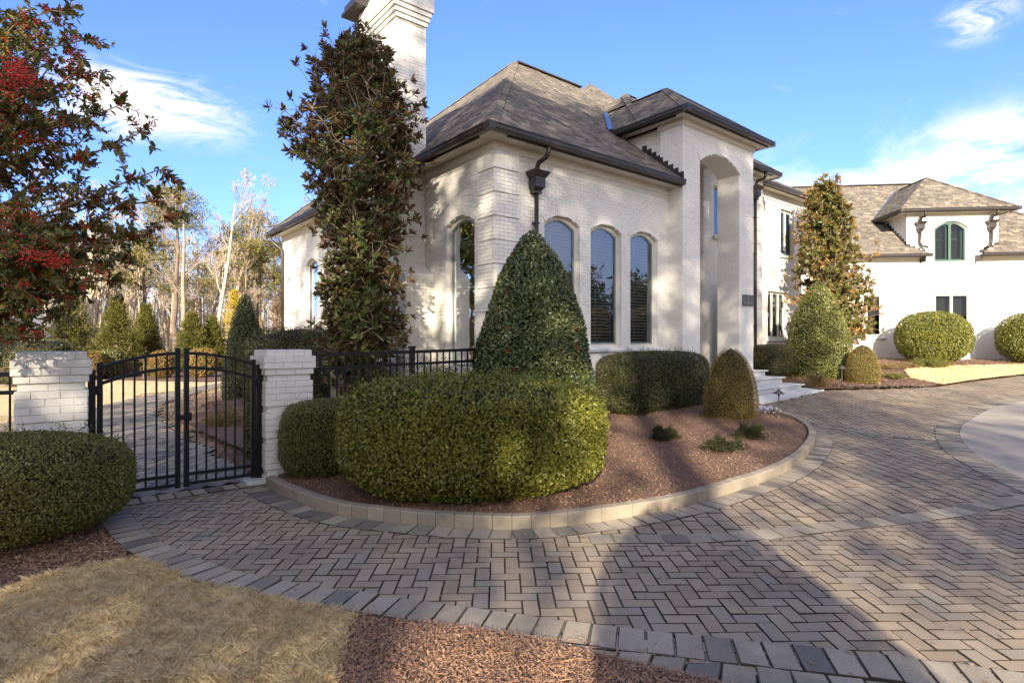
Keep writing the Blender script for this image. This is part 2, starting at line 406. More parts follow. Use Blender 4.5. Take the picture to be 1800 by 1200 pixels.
def lump(p, k, amp, seed=0, oct=3):        # smooth random relief from sines
    r = np.random.default_rng(seed); p = np.asarray(p, float); o = np.zeros(len(p))
    for i in range(oct):
        for _ in range(4):
            d = unit(r.normal(size=p.shape[1])) * k * (1.9**i) * r.uniform(.7, 1.3); o += np.sin(p @ d + r.uniform(0, 6.28)) / (1.8**i)
    return o * amp / 4
def sheet(name, poly, dz, res, mat, kind='structure', rough=0., parent=None, drop=0.):
    poly = np.asarray(poly, float); lo = poly.min(0) - res; hi = poly.max(0) + res
    xs = np.arange(lo[0], hi[0] + res, res); ys = np.arange(lo[1], hi[1] + res, res); nx, ny = len(xs), len(ys)
    p = np.stack(np.meshgrid(xs, ys, indexing='ij'), -1).reshape(-1, 2); ins = inside(p, poly)
    i, j = np.meshgrid(np.arange(nx - 1), np.arange(ny - 1), indexing='ij'); a = (i * ny + j).ravel()
    F = np.stack([a, a + ny, a + ny + 1, a + 1], 1); F = F[ins[F].any(1)]
    used = np.unique(F); mp = np.full(len(p), -1); mp[used] = np.arange(len(used)); p = p[used]; o = ~ins[used]
    if o.any(): p[o] = closest(p[o], poly)[0]
    z = gz(p[:, 0], p[:, 1]) + dz
    if rough: z = z + lump(p, 5, rough, 3)
    if drop:
        d = closest(p, poly)[1]; z = z - drop * np.clip(1 - d / .12, 0, 1)
    me = make_mesh(name, np.column_stack([p, z]), [mp[F]], None, True, mat)
    return link(name, me, parent, kind)
def scatter(poly, n, near=None):
    poly = np.asarray(poly, float); lo, hi = poly.min(0), poly.max(0); out = []; c = 0
    while c < n:
        q = R.uniform(lo, hi, (n * 2, 2)); q = q[inside(q, poly)]
        if near is not None: q = q[R.random(len(q)) < near(q)]
        out.append(q); c += len(q)
    return np.concatenate(out)[:n]
pts = lambda L: np.array([at(*q) for q in L])
U = np.array((.7782, .6280)); N_ = np.array((-.6280, .7782))     # along the main front, and into the house
A0 = np.array((-.33, 11.0)); P0 = A0 + 5.54 * U - .42 * N_        # near corner of the main block; near corner of the portico
def hu(o, t, n): return o + t * U + n * N_

g = G()
xs = np.unique(np.concatenate([np.linspace(-400, -40, 10), np.linspace(-40, 40, 81), np.linspace(40, 400, 10)]))
ys = np.unique(np.concatenate([np.linspace(-120, -10, 8), np.linspace(-10, 60, 71), np.linspace(60, 900, 12)]))
X, Y = np.meshgrid(xs, ys, indexing='ij'); Z = gz(X, Y) - .03; ny = len(ys)
i, j = np.meshgrid(np.arange(len(xs) - 1), np.arange(ny - 1), indexing='ij'); a = (i * ny + j).ravel()
g.add(np.stack([X, Y, Z], -1), [np.stack([a, a + ny, a + ny + 1, a + 1], 1)])
g.build('ground', LITTER, None, 'structure', True)

kerb = resample(spline(pts([(468, 856), (500, 873), (543, 890), (600, 907), (683, 918), (767, 926), (850, 930), (910, 931), (987, 925), (1070, 914), (1167, 898),
    (1240, 880), (1300, 861), (1355, 842), (1400, 818), (1424, 795), (1433, 776), (1428, 760), (1408, 745), (1385, 736), (1359, 727), (1334, 718)])), .165)
inner_b = spline(pts([(219, 872), (228, 892), (240, 912), (281, 949), (337, 975), (412, 1001), (540, 1027), (613, 1037), (687, 1048), (783, 1062), (900, 1077),
    (983, 1089), (1070, 1099), (1167, 1110), (1270, 1121), (1383, 1132), (1492, 1143), (1617, 1158), (1800, 1183), (2100, 1235)]))
inner_b = resample(inner_b, .148); outer_b = offset(inner_b, -.255)
band1 = resample(spline(pts([(1035, 948), (1103, 947), (1167, 947), (1260, 945), (1350, 939), (1404, 933), (1450, 927), (1500, 922), (1575, 914), (1667, 902), (1750, 887), (1792, 880), (1830, 872)])), .2)
band2 = resample(spline(pts([(1421, 747), (1471, 753), (1517, 760), (1567, 766), (1617, 771), (1650, 774)])), .2)
ring_o = spline(pts([(2300, 668), (2050, 676), (1900, 686), (1800, 695), (1760, 702), (1720, 710), (1694, 720), (1670, 732), (1650, 744), (1642, 760), (1648, 778), (1664, 796), (1698, 818), (1726, 833),
    (1760, 850), (1800, 868), (1900, 915), (2100, 1010)])); ring_o = resample(ring_o, .16)
ring_i = offset(ring_o, .34)
RK = np.array((-2.77, 6.45))                                       # front corner of the right gate pillar
bed = np.concatenate([kerb, [hu(P0, -.25, -1.85), hu(P0, -.25, 0), hu(P0, 0, .0), hu(A0, 5.54, 0), A0, hu(A0, 0, 13), hu(RK, 0, 6), RK + (.0, .4)]])
bed = bed[:, :2]
bed_in = np.concatenate([offset(kerb, .1), bed[len(kerb):]])
# far edge of the drive
far_edge = pts([(1334, 716), (1380, 705), (1411, 696), (1442, 688), (1467, 686), (1546, 684), (1616, 682), (1656, 679), (1725, 669), (1800, 660), (2100, 640)])
drive = np.concatenate([[RK + .06 * N_, RK - 1.62 * U + .06 * N_], outer_b[::-1][::-1], [[14, 2.0], [30, 8]], far_edge[::-1], kerb[::-1]])
path_l = spline(pts([(214, 880), (190, 800), (165, 752), (158, 728), (180, 713), (233, 700), (317, 684), (370, 676), (420, 668), (500, 655)]))
path_r = spline(pts([(500, 662), (440, 669), (367, 685), (310, 700), (284, 712), (277, 724), (290, 742), (330, 768), (383, 800), (452, 838)]))
path = np.concatenate([path_l, path_r])

sheet('drive_bedding', drive, -.0055, .2, SAND)
sheet('path_bedding', path, -.012, .25, SAND)
conc = np.concatenate([ring_i, [[14, 1.5], [40, 4], [40, 14.0]]])
sheet('concrete_drive', conc, .003, .4, CONC)

drive_o = thing('paved_driveway', (0, 0, 0), None, None); drive_o['kind'] = 'structure'
def gframe(c, ang, tilt=.012):             # axes of pieces lying on the ground
    c = np.asarray(c); n = len(c); ang = np.broadcast_to(ang, (n,)) + R.normal(0, .008, n)
    e = .3; sx = (gz(c[:, 0] + e, c[:, 1]) - gz(c[:, 0] - e, c[:, 1])) / (2 * e); sy = (gz(c[:, 0], c[:, 1] + e) - gz(c[:, 0], c[:, 1] - e)) / (2 * e)
    sx = sx + R.normal(0, tilt, n); sy = sy + R.normal(0, tilt, n)
    a = np.stack([np.cos(ang), np.sin(ang), np.cos(ang) * sx + np.sin(ang) * sy], 1)
    b = np.stack([-np.sin(ang), np.cos(ang), -np.sin(ang) * sx + np.cos(ang) * sy], 1)
    return np.stack([unit(a), unit(b), unit(np.stack([-sx, -sy, np.ones(n)], 1))], 1)
def lay(c, ang, L, W, H=.05, dz=0., tilt=.012):
    c = np.asarray(c, float); z = gz(c[:, 0], c[:, 1]) + dz - H / 2 + R.normal(0, .0012, len(c))
    n = len(c); d = np.stack([np.broadcast_to(L, (n,)) , np.broadcast_to(W, (n,)), np.full(n, H)], 1)
    return mat4(np.column_stack([c, z]), gframe(c, ang, tilt), d)
PRO = chamfer(.012, .024, .05)
PROS = chamfer(.025, .045, .08)
b1x, b1y = band1[:, 0], band1[:, 1]; b2x, b2y = band2[:, 0], band2[:, 1]
def below1(p): return (p[:, 0] < b1x[0]) | (p[:, 1] < np.interp(p[:, 0], b1x, b1y))
def below2(p): return p[:, 1] < np.interp(p[:, 0], b2x, b2y)
dr_in = inside; lim = lambda p: inside(p, drive) & ~inside(p, conc)
# herringbone by the gate and in front
u_ = .1015; cs = []
ii, jj = np.meshgrid(np.arange(-80, 120), np.arange(-20, 120), indexing='ij'); ii = ii.ravel(); jj = jj.ravel()
hm = ((ii - jj) % 4) == 0; vm = ((ii - jj) % 4) == 3
hc = np.stack([(ii[hm] + 1) * u_, (jj[hm] + .5) * u_], 1) + (0.03, 2.3)
vc = np.stack([(ii[vm] + .5) * u_, (jj[vm] + 0) * u_], 1) + (0.03, 2.3)
vc = vc + (0, u_)
hb = np.concatenate([hc, vc]); ha = np.concatenate([np.zeros(len(hc)), np.full(len(vc), math.pi / 2)])
rot = .02; cr, sr = math.cos(rot), math.sin(rot); hb = hb @ np.array([[cr, sr], [-sr, cr]]); ha = ha + rot
k = lim(hb) & below1(hb) & (hb[:, 1] > 2.2) & (hb[:, 0] < 9); hb, ha = hb[k], ha[k]
M1 = lay(hb, ha, .1955, .0942)
# running bond between the bands, and beyond
def bond(x0, x1, y0, y1, W, L, ang, test):
    r = []; nr = int((x1 - x0) / W)
    for a in range(nr):
        y = np.arange(y0 + (a % 2) * L / 2, y1, L); r.append(np.stack([np.full(len(y), x0 + a * W), y], 1))
    c = np.concatenate(r); m = c.mean(0); cr, sr = math.cos(ang), math.sin(ang); c = (c - m) @ np.array([[cr, sr], [-sr, cr]]) + m
    return c[test(c)]
c2 = bond(-1, 12, 3.5, 11, .152, .225, .0, lambda p: lim(p) & ~below1(p) & below2(p))
M2 = lay(c2, math.pi / 2, .215, .141)
c3 = bond(2, 34, 6, 34, .125, .215, -.17, lambda p: lim(p) & ~below2(p) & ~below1(p))
M3 = lay(c3, math.pi / 2 - .17, .204, .113)
emit('paver', drive_o, PRO, np.concatenate([M1, M2, M3]), PAVER, 300, 'pavers')
# soldier courses along the edges
def course(cv, L, W, dz, off=0.):
    t = unit(np.gradient(cv, axis=0)); c = (cv[1:] + cv[:-1]) / 2; d = unit(np.diff(cv, axis=0)); nrm_ = np.stack([-d[:, 1], d[:, 0]], 1)
    c = c + nrm_ * off; ang = np.arctan2(nrm_[:, 1], nrm_[:, 0]); wd = np.linalg.norm(np.diff(cv + np.stack([-t[:, 1], t[:, 0]], 1) * off, axis=0), axis=1) - .0045
    return lay(c, ang, L, np.maximum(wd, .06), .06, dz, .02)
S1 = course(inner_b, .25, 0, .007, -.128)
j2_ = np.argmin(np.hypot(*(inner_b - at(1010, 1093)).T)); ib2 = inner_b[j2_:]; tt_ = np.linspace(0, 1, len(ib2))[:, None]; sl_ = np.concatenate([[0], np.cumsum(np.linalg.norm(np.diff(ib2, axis=0), axis=1))])[:, None]; row2 = offset(ib2, 1.) ; row2 = ib2 + (row2 - ib2) * -(.17 + .202 * sstep(0, 1.15, sl_)); row2 = resample(row2, .165)
S2 = course(row2, .235, 0, .002, 0)
S3 = course(kerb, .235, 0, .006, -.122)
S4 = course(band1, .215, 0, .007, 0); S5 = course(band2, .2, 0, .007, 0)
S6 = course(ring_o, .335, 0, .008, .17)
ln = np.array([RK - .02 * U + .02 * N_, RK - 1.66 * U + .02 * N_]); S7 = course(resample(ln, .15), .24, 0, .009, 0); S8 = course(resample(ln - .22 * N_, .15), .2, 0, .006, 0)
emit('edge_paver', drive_o, PROS, np.concatenate([S1, S2, S3, S4, S5, S6, S7]), PAVG, 300, 'edge_pavers')
path_o = thing('garden_path', (-4, 9, 0), None, None); path_o['kind'] = 'structure'
cp = bond(-30, -2, 4.5, 34, .17, .3, .0, lambda p: inside(p, path))
cp = cp[:, :]; emit('path_paver', path_o, PRO, lay(cp, math.pi / 2, .294, .163), PAVG, 300, 'path_pavers')

kerb_o = thing('bed_kerb', (0, 5, 0), None, None); kerb_o['kind'] = 'structure'
d = unit(np.diff(kerb, axis=0)); n_ = np.stack([-d[:, 1], d[:, 0]], 1); c = (kerb[1:] + kerb[:-1]) / 2 + n_ * .045
wd = np.linalg.norm(np.diff(kerb, axis=0), axis=1)
ax = gframe(c, np.arctan2(d[:, 1], d[:, 0]), .006)
Mk = mat4(np.column_stack([c, gz(c[:, 0], c[:, 1]) + .025]), ax, np.stack([wd - .004, np.full(len(c), .1), R.normal(.185, .0025, len(c))], 1))
emit('kerb_block', kerb_o, chamfer(.04, .1, .05), Mk, KERBM, 300)

# lawns
lb = outer_b
i0 = np.argmin(np.abs(lb[:, 0] - at(235, 985)[0]) + np.abs(lb[:, 1] - at(235, 985)[1])); i1 = np.argmin(np.hypot(*(lb - at(616, 1079)).T))
i2 = np.argmin(np.hypot(*(lb - (row2[0] + (0, .1))).T))
lawn_edge = spline(pts([(-420, 1075), (-150, 1052), (0, 1040), (60, 1018), (150, 997)]))
near_lawn = np.concatenate([lawn_edge, lb[i0:i1 + 1], spline(pts([(612, 1100), (600, 1150), (588, 1200)])), [[-.85, 1.8], [-6, 1.8]]])
sheet('front_lawn', near_lawn, .002, .06, LAWN, rough=.012)
left_bed = np.concatenate([lawn_edge, lb[i0:0:-1], [RK - (1.25, 1.1), RK - 1.56 * U, RK - 2.6 * U, RK - 9 * U]])
sheet('left_mulch_bed', left_bed, .004, .06, SOIL, rough=.02)
r2o = offset(row2, -.12)
low_bed = np.concatenate([lb[i1:i2 + 1], r2o, [[3.0, 1.9], [-.85, 1.7]], pts([(588, 1205), (600, 1150), (612, 1100)])])
sheet('front_mulch_bed', low_bed, .006, .05, SOIL, rough=.012)
sheet('planting_bed', bed_in, .075, .08, SOIL, rough=.018)
steps_side = [hu(P0, 3.6, -1.85), hu(P0, 3.6, 1.4)]
lawn_r = spline(pts([(1589, 653), (1600, 668), (1625, 673), (1656, 679)]))
lawn_poly = np.concatenate([pts([(1589, 653), (1607, 650), (1670, 646), (1800, 643), (2100, 640), (2200, 642)]), far_edge[:-3][::-1][:0], pts([(2100, 648), (1800, 660), (1725, 669), (1656, 679), (1625, 673), (1600, 667)])])
bed2 = np.concatenate([pts([(1442, 687), (1467, 685), (1546, 683), (1616, 681), (1656, 678), (1625, 672), (1600, 667), (1587, 655), (1607, 649), (1670, 645), (1800, 642), (2100, 639)]),
    [[29, 24.2], [10, 26.0], hu(P0, 11.1, 2.1), hu(P0, 6.6, 2.1), hu(P0, 3.6, 1.4), hu(P0, 3.6, -1.85)]])
sheet('wing_mulch_bed', bed2, .05, .25, SOIL, rough=.03)
sheet('wing_lawn', lawn_poly, .062, .25, LAWN, rough=.01)
back_lawn = np.array([[-60, -5], [-60, 26.5], [-26, 27.5], [-14, 26], [-9, 24.5], hu(RK, 0, 14), hu(RK, -.2, .5), hu(RK, -1.5, .45), RK - 9 * U, [-14, -5]])
back_lawn = back_lawn[[0, 1, 2, 3, 4, 5, 6, 7, 8, 9]]
sheet('back_lawn', back_lawn, -.020, .5, LAWN)
back_bed = np.array([[-60, 26.3], [-26, 25.6], [-17, 24.0], [-12, 22.6], [-11, 28], [-13, 36], [-60, 40]])
sheet('rear_mulch_bed', back_bed, -.004, .5, SOIL, rough=.02)
side_bed = np.concatenate([spline(pts([(352, 712), (375, 704), (450, 698), (540, 688)])), [hu(RK, 1.2, 9), hu(RK, .45, .6), RK + (.0, .3)], pts([(447, 836), (383, 798), (377, 772), (400, 755), (405, 738), (380, 722)])])
sheet('side_mulch_bed', side_bed, .0, .15, SOIL, rough=.01)

def near_w(p): return np.clip((4.2 / np.maximum(np.hypot(p[:, 0], p[:, 1]), 1))**1.6, 0, 1)
def chips(name, poly, n, z0, smin=.012, smax=.034, near=near_w, label=None):
    p = scatter(poly, n, near); n = len(p); a = R.uniform(0, 6.28, n); tl = R.normal(0, .35, n); L = R.uniform(smin, smax, n) * R.choice([.7, 1, 1.5], n); W = L * R.uniform(.18, .42, n)
    d = np.stack([np.cos(a) * np.cos(tl), np.sin(a) * np.cos(tl), np.sin(tl)], 1); s = unit(np.cross(d, np.stack([R.normal(0, .35, n), R.normal(0, .35, n), np.ones(n)], 1)))
    c = np.column_stack([p, gz(p[:, 0], p[:, 1]) + z0 + R.uniform(0, .016, n) + lump(p, 5, .012, 3)])
    V = np.stack([c - d * L[:, None] / 2 - s * W[:, None] * .3, c - d * L[:, None] * .1 + s * W[:, None] / 2, c + d * L[:, None] / 2 + s * W[:, None] * .2, c + d * L[:, None] * .2 - s * W[:, None] / 2], 1)
    me = make_mesh(name, V.reshape(-1, 3), [np.arange(4 * n).reshape(-1, 4)], np.repeat(R.random(n), 4), False, MULCH)
    return link(name, me, None, 'stuff')
chips('bark_chips', bed_in[:len(kerb) + 1].tolist() + [hu(A0, 2, -.3), hu(RK, .5, .6)], 110000, .085, .007, .021)
chips('bark_chips', low_bed, 85000, .012, .007, .021, None)
chips('bark_chips', left_bed, 34000, .012, .009, .028, near_w)
chips('bark_chips', bed2, 12000, .075, .03, .07, None)
chips('bark_chips', side_bed, 6000, .01, .02, .04, None)
def grass(name, poly, n, h, wdt, dz, near=None):
    p = scatter(poly, n, near)
    p = p + R.normal(0, .014, p.shape)
    tuft = lump(p, 9, .45, 11) + lump(p, 40, .5, 12, 2); n = len(p); a = R.uniform(0, 6.28, n) ; lean = R.uniform(.2, 1.5, n)
    cl = np.stack([lump(p, 34, 1.6, 5), lump(p, 34, 1.6, 6)], 1)
    dx = np.stack([np.cos(a), np.sin(a)], 1) * lean[:, None] + cl * .55
    H = h * R.uniform(.5, 1.2, n) * (1 + .7 * tuft); c = np.column_stack([p, gz(p[:, 0], p[:, 1]) + dz])
    s = np.stack([-np.sin(a), np.cos(a), np.zeros(n)], 1) * wdt * R.uniform(.6, 1.3, n)[:, None]
    mid = c + np.column_stack([dx * H[:, None] * .35, H * .6]); tip = c + np.column_stack([dx * H[:, None], H])
    V = np.stack([c - s, c + s, mid + s * .8, tip, mid - s * .8], 1)
    me = make_mesh(name, V.reshape(-1, 3), [np.arange(5 * n).reshape(-1, 5)], np.repeat(np.clip(R.random(n) * .45 + .55 * (tuft * .8 + .5), 0, .999), 5), False, BLADE)
    return link(name, me, None, 'stuff')
nl = near_lawn.copy()
grass('grass_blades', nl, 240000, .030, .0013, .004, lambda p: np.clip((p[:, 0] > -4.6) * (p[:, 1] > 2.2) * 1.0, 0, 1))
grass('grass_blades', lawn_poly, 16000, .05, .006, .06)
bl = np.array([[-20, 8], [-16, 22], [-8, 21], hu(RK, -.3, 3), hu(RK, -.2, .6), hu(RK, -5, .6)])
grass('grass_blades', bl, 22000, .035, .004, -.02, lambda p: ~inside(p, path))
# black edging strip between lawn, mulch and paving
ed = offset(inner_b, -.268)[3:i2 + 3]; g = G(); g.tube(np.column_stack([ed, gz(ed[:, 0], ed[:, 1]) + .010]), .0075, 6)
tag(g.build('edging_strip', IRON, None, None), 'thin black plastic edging running between the grey edge pavers and the lawn and mulch', 'lawn edging')

# litter: fallen leaves on the paving, pine straw on the mulch
def litter(name, c, L, Wd, mat, dz, label=None):
    n = len(c); a = R.uniform(0, 6.28, n); d = np.stack([np.cos(a), np.sin(a), R.normal(0, .12, n)], 1); s = np.stack([-np.sin(a), np.cos(a), R.normal(0, .25, n)], 1); P = np.column_stack([c, gz(c[:, 0], c[:, 1]) + dz]); L = (L * R.uniform(.6, 1.3, n))[:, None]
    V = np.stack([P - d * L / 2, P + s * Wd / 2 + (0, 0, .004), P + d * L / 2 + (0, 0, .003), P - s * Wd / 2 + (0, 0, .002)], 1); return link(name, make_mesh(name, V.reshape(-1, 3), [np.arange(4 * n).reshape(-1, 4)], np.repeat(R.random(n), 4), False, mat), None, 'stuff')
dn = drive[np.r_[0:len(drive)]]
c = scatter(dn, 420, lambda p: inside(p, drive) * np.clip(5 / np.hypot(p[:, 0], p[:, 1]), 0, 1)**2); litter('fallen_leaves', c, .034, .016, MULCH, .010)
c = scatter(low_bed, 420); litter('pine_straw', c, .12, .0022, STRAW, .032)
c = scatter(left_bed, 300, near_w); litter('pine_straw', c, .12, .0022, STRAW, .032)
c = closest(scatter(low_bed, 900, lambda p: closest(p, inner_b)[1] < .45), outer_b)[0] + R.normal(0, .035, (900, 2)); litter('spilled_bark', c[:500], .018, .007, MULCH, .014)
c = kerb[R.integers(0, len(kerb), 900)] + R.normal(0, .06, (900, 2)); c = c[~inside(c, bed_in)][:420]; litter('spilled_bark', c, .016, .006, MULCH, .012)

# ------------------------------------------------------------------ the house
W_ = np.array((.9943, -.1063)); M_ = np.array((.1063, .9943)); Q0 = np.array((20.0, 25.0))    # the far wing
u3 = np.array((*U, 0)); n3 = np.array((*N_, 0)); w3 = np.array((*W_, 0)); m3 = np.array((*M_, 0)); z3 = np.array((0, 0, 1.))
house = thing('house', (2, 12, 0), 'white painted brick house with steep brown shingle roofs, tall arched entrance and garage wing', 'house')
BR = []; SH = []; CAPS = []; SOF = []
COURSE = .0713
class Fr:                                  # wall frame: d along the wall, i inward
    def __init__(s, o, d, i): s.o = np.array((*o[:2], 0.)); s.d = np.array((*d[:2], 0.)); s.i = np.array((*i[:2], 0.))
    def __call__(s, t, n, z): 
        t, n, z = np.broadcast_arrays(np.asarray(t, float), n, z); return s.o + t[..., None] * s.d + n[..., None] * s.i + z[..., None] * z3
def zarch(op, t):
    ta, tb, z0, zs, ri = op; c = (ta + tb) / 2; h = (tb - ta) / 2; s = np.clip((t - c) / h, -1, 1); return zs + ri * (1 - s * s)
def wall(f, t0, t1, z0, z1, ops=(), mat=None, name='wall', bricks=True, zb=None, off=0., thick=.0):
    """backing sheet with openings, faced with bricks"""
    g = G(); br = sorted({t0, t1, *[o[0] for o in ops], *[o[1] for o in ops]})
    for a, b in zip(br[:-1], br[1:]):
        mid = (a + b) / 2; oo = sorted([o for o in ops if o[0] <= mid <= o[1]], key=lambda o: o[2])
        lo = [(z0, z0)]; n = 10 if oo else 1; ts = np.linspace(a, b, n + 1)
        for ta, tb in zip(ts[:-1], ts[1:]):
            c0 = c1 = z0
            for o in oo:
                if o[2] > max(c0, c1) + .001: g.quad(f(ta, off, c0), f(tb, off, c1), f(tb, off, o[2]), f(ta, off, o[2]))
                c0, c1 = zarch(o, ta), zarch(o, tb)
            g.quad(f(ta, off, c0), f(tb, off, c1), f(tb, off, z1), f(ta, off, z1))
    g.build(name, mat or MORTAR, house)
    if not bricks: return
    L = .213; zb = z0 if zb is None else zb; nc = int((z1 - zb) / COURSE)
    for k in range(nc):
        za = zb + k * COURSE; zm = za + COURSE / 2; iv = [(t0, t1)]
        for o in ops:
            if o[2] - .001 < zm < o[3] + o[4]:
                c = (o[0] + o[1]) / 2; h = (o[1] - o[0]) / 2
                hh = h if zm < o[3] else h * math.sqrt(max(0, 1 - (zm - o[3]) / max(o[4], 1e-6)))
                nv = []
                for a, b in iv:
                    if b <= c - hh or a >= c + hh: nv.append((a, b)); continue
                    if a < c - hh: nv.append((a, c - hh))
                    if b > c + hh: nv.append((c + hh, b))
                iv = nv
        e = np.arange(math.floor(t0 / L) * L - (k % 2) * L / 2, t1 + L, L)
        for a, b in iv:
            q = np.concatenate([[a], e[(e > a + .04) & (e < b - .04)], [b]])
            for x0, x1 in zip(q[:-1], q[1:]): BR.append((f, (x0 + x1) / 2, off, zm, x1 - x0 - .005, COURSE - .0055))
def flush_bricks():
    n = len(BR); c = np.array([f(t, o - .001, z) for f, t, o, z, L, H in BR]); ax = np.array([[f.d, f.i, z3] for f, *_ in BR])
    ax = ax + R.normal(0, .0035, ax.shape); c = c + np.array([b[0].i for b in BR]) * R.normal(0, .0012, (n, 1))
    dm = np.array([(L, .022, H) for f, t, o, z, L, H in BR])
    key = np.linalg.norm(c - np.array((0, 0, EYE)), axis=1)
    # pieces that show largest: long bricks seen square on
    emit('brick', house, P_BOX, mat4(c, ax, dm), WHITE, 300, 'bricks', key)
def box_on(g, f, t0, t1, n0, n1, z0, z1): return g.box(f((t0 + t1) / 2, (n0 + n1) / 2, (z0 + z1) / 2), [f.d, f.i, z3], (abs(t1 - t0), abs(n1 - n0), abs(z1 - z0)))
def outline(op, ins, k=12):
    ta, tb, z0, zs, ri = op; c = (ta + tb) / 2; h = (tb - ta) / 2; s = np.linspace(1, -1, k + 1) if ri > .01 else np.array([1, -1.])
    p = [(ta + ins, z0 + ins), (tb - ins, z0 + ins)] + [(c + q * (h - ins), zs + ri * (1 - q * q) - ins) for q in s]; return np.array(p)
def ring(g, f, op, i0, i1, n0, n1):
    a, b = outline(op, i0), outline(op, i1); m = len(a); V = np.concatenate([f(a[:, 0], n0, a[:, 1]), f(b[:, 0], n0, b[:, 1]), f(a[:, 0], n1, a[:, 1]), f(b[:, 0], n1, b[:, 1])])
    j = np.arange(m); k = (j + 1) % m
    return g.add(V, [np.stack([j, k, m + k, m + j], 1), np.stack([m + j, m + k, 3 * m + k, 3 * m + j], 1), np.stack([2 * m + j, 3 * m + j, 3 * m + k, 2 * m + k], 1), np.stack([j, 2 * m + j, 2 * m + k, k], 1)])
def window(f, op, sash=TEAL, mull=(), slat=SLAT, gl=GLASS, sill=True, pitch=.075, arch_trim=True, off=0., surround=False, slats=True, green=False):
    ta, tb, z0, zs, ri = op; zt = zs + ri
    g = G(); a = outline(op, 0); m = len(a); j = np.arange(m); k = (j + 1) % m
    g.add(np.concatenate([f(a[:, 0], off - .012, a[:, 1]), f(a[:, 0], off + .16, a[:, 1])]), [np.stack([j, k, m + k, m + j], 1)]); rev = g
    rev.build('reveal', WHITE_F, house)
    g = G(); ring(g, f, op, .0, .075, off + .085, off + .15)
    if not green:
        for x in mull: box_on(g, f, x - .04, x + .04, off + .07, off + .15, z0 + .05, zarch(op, x) - .03)
    win = g.build('window', TRIM, house)
    if green:
        g = G(); ring(g, f, op, .04, .10, off + .07, off + .14)
        for x in mull: box_on(g, f, x - .055, x + .055, off + .075, off + .15, z0 + .05, zarch(op, x) - .05)
        g.build('mullion', sash, win)
    e = [ta + .06] + list(mull) + [tb - .06]
    for x0, x1 in zip(e[:-1], e[1:]):
        o2 = (x0, x1, z0 + .06, zs - .05, ri) if len(e) == 2 else (x0, x1, z0 + .06, (zs if ri < .01 else zarch(op, (x0 + x1) / 2)) - .06, .0 if ri < .01 else .06)
        g = G(); ring(g, f, o2, .0, .055, off + .10, off + .135); g.build('sash', sash, win)
        g = G(); b = outline(o2, .05); g.add(f(b[:, 0], off + .118, b[:, 1]), [np.arange(len(b))[None]]); g.build('pane', gl, win)
        if not slats: continue
        g = G(); ring(g, f, o2, .05, .105, off + .20, off + .23); g.build('shutter_frame', sash, win)
        zz = np.arange(o2[2] + .15, zs + ri - .14, pitch); xs0, xs1 = x0 + .10, x1 - .10
        ax = np.array([f.d, unit(f.i * math.cos(.55) - z3 * math.sin(.55)), unit(z3 * math.cos(.55) + f.i * math.sin(.55))])
        me = make_mesh('slat', BOXV * .5, [BOXF], None, False, slat)
        for z in zz:
            hw = (xs1 - xs0) / 2; cx = (xs0 + xs1) / 2
            if z > zs - .12 and len(e) == 2: hw *= math.sqrt(max(0.02, 1 - (z - zs + .12) / (ri + .1)))
            M = mat4([f(cx, off + .225, z)], ax, (2 * hw, .052, .009))[0]; M[:3, 3] -= ORG[win]
            o = bpy.data.objects.new('slat', me); col.objects.link(o); o.parent = win; o.matrix_basis = Matrix(M.tolist())
        g = G(); box_on(g, f, (x0 + x1) / 2 - (.0 if len(e) > 2 else .16) - .006, (x0 + x1) / 2 - (.0 if len(e) > 2 else .16) + .006, off + .192, off + .2, z0 + .2, zs - .1); g.build('tilt_rod', slat, win)
    if sill:
        g = G(); pr = [(-.085, 0), (-.10, .03), (-.10, .065), (-.075, .09), (.1, .1), (.1, 0)]
        g.prism(pr, f(ta - .09, off, z0 - .1), f(tb + .09, off, z0 - .1), f.i); g.build('window_sill', STONE, win)
    if arch_trim and ri > .01:              # ring of bricks on edge round the head
        c = (ta + tb) / 2; h = (tb - ta) / 2; n = 17; q = np.linspace(-1, 1, n + 1); xx = c + q * h; zz = zs + ri * (1 - q * q); cs = []; axs = []; dms = []
        for i in range(n):
            p = np.array(((xx[i] + xx[i + 1]) / 2, (zz[i] + zz[i + 1]) / 2)); d = np.array((xx[i + 1] - xx[i], zz[i + 1] - zz[i])); L = np.linalg.norm(d); d /= L; nr = np.array((-d[1], d[0]))
            p = p + nr * .055; cs.append(f(p[0], off - .012, p[1])); axs.append([f.d * d[0] + z3 * d[1], f.i, f.d * nr[0] + z3 * nr[1]]); dms.append((L * 1.07 - .006, .03, .11))
        emit('arch_brick', win, P_BOX, mat4(cs, axs, dms), WHITE, 40)
    g = G(); box_on(g, f, ta - .1, tb + .1, off + .45, off + .47, z0 - .1, zt + .1)  # near-black tray behind the pane, its colour standing in for an unlit room
    for x in (ta - .09, tb + .09): box_on(g, f, x - .01, x + .01, off + .05, off + .45, z0 - .1, zt + .1)
    box_on(g, f, ta - .08, tb + .08, off + .17, off + .45, zt + .07, zt + .09); g.build('dark_backing', INT, win)
    return win
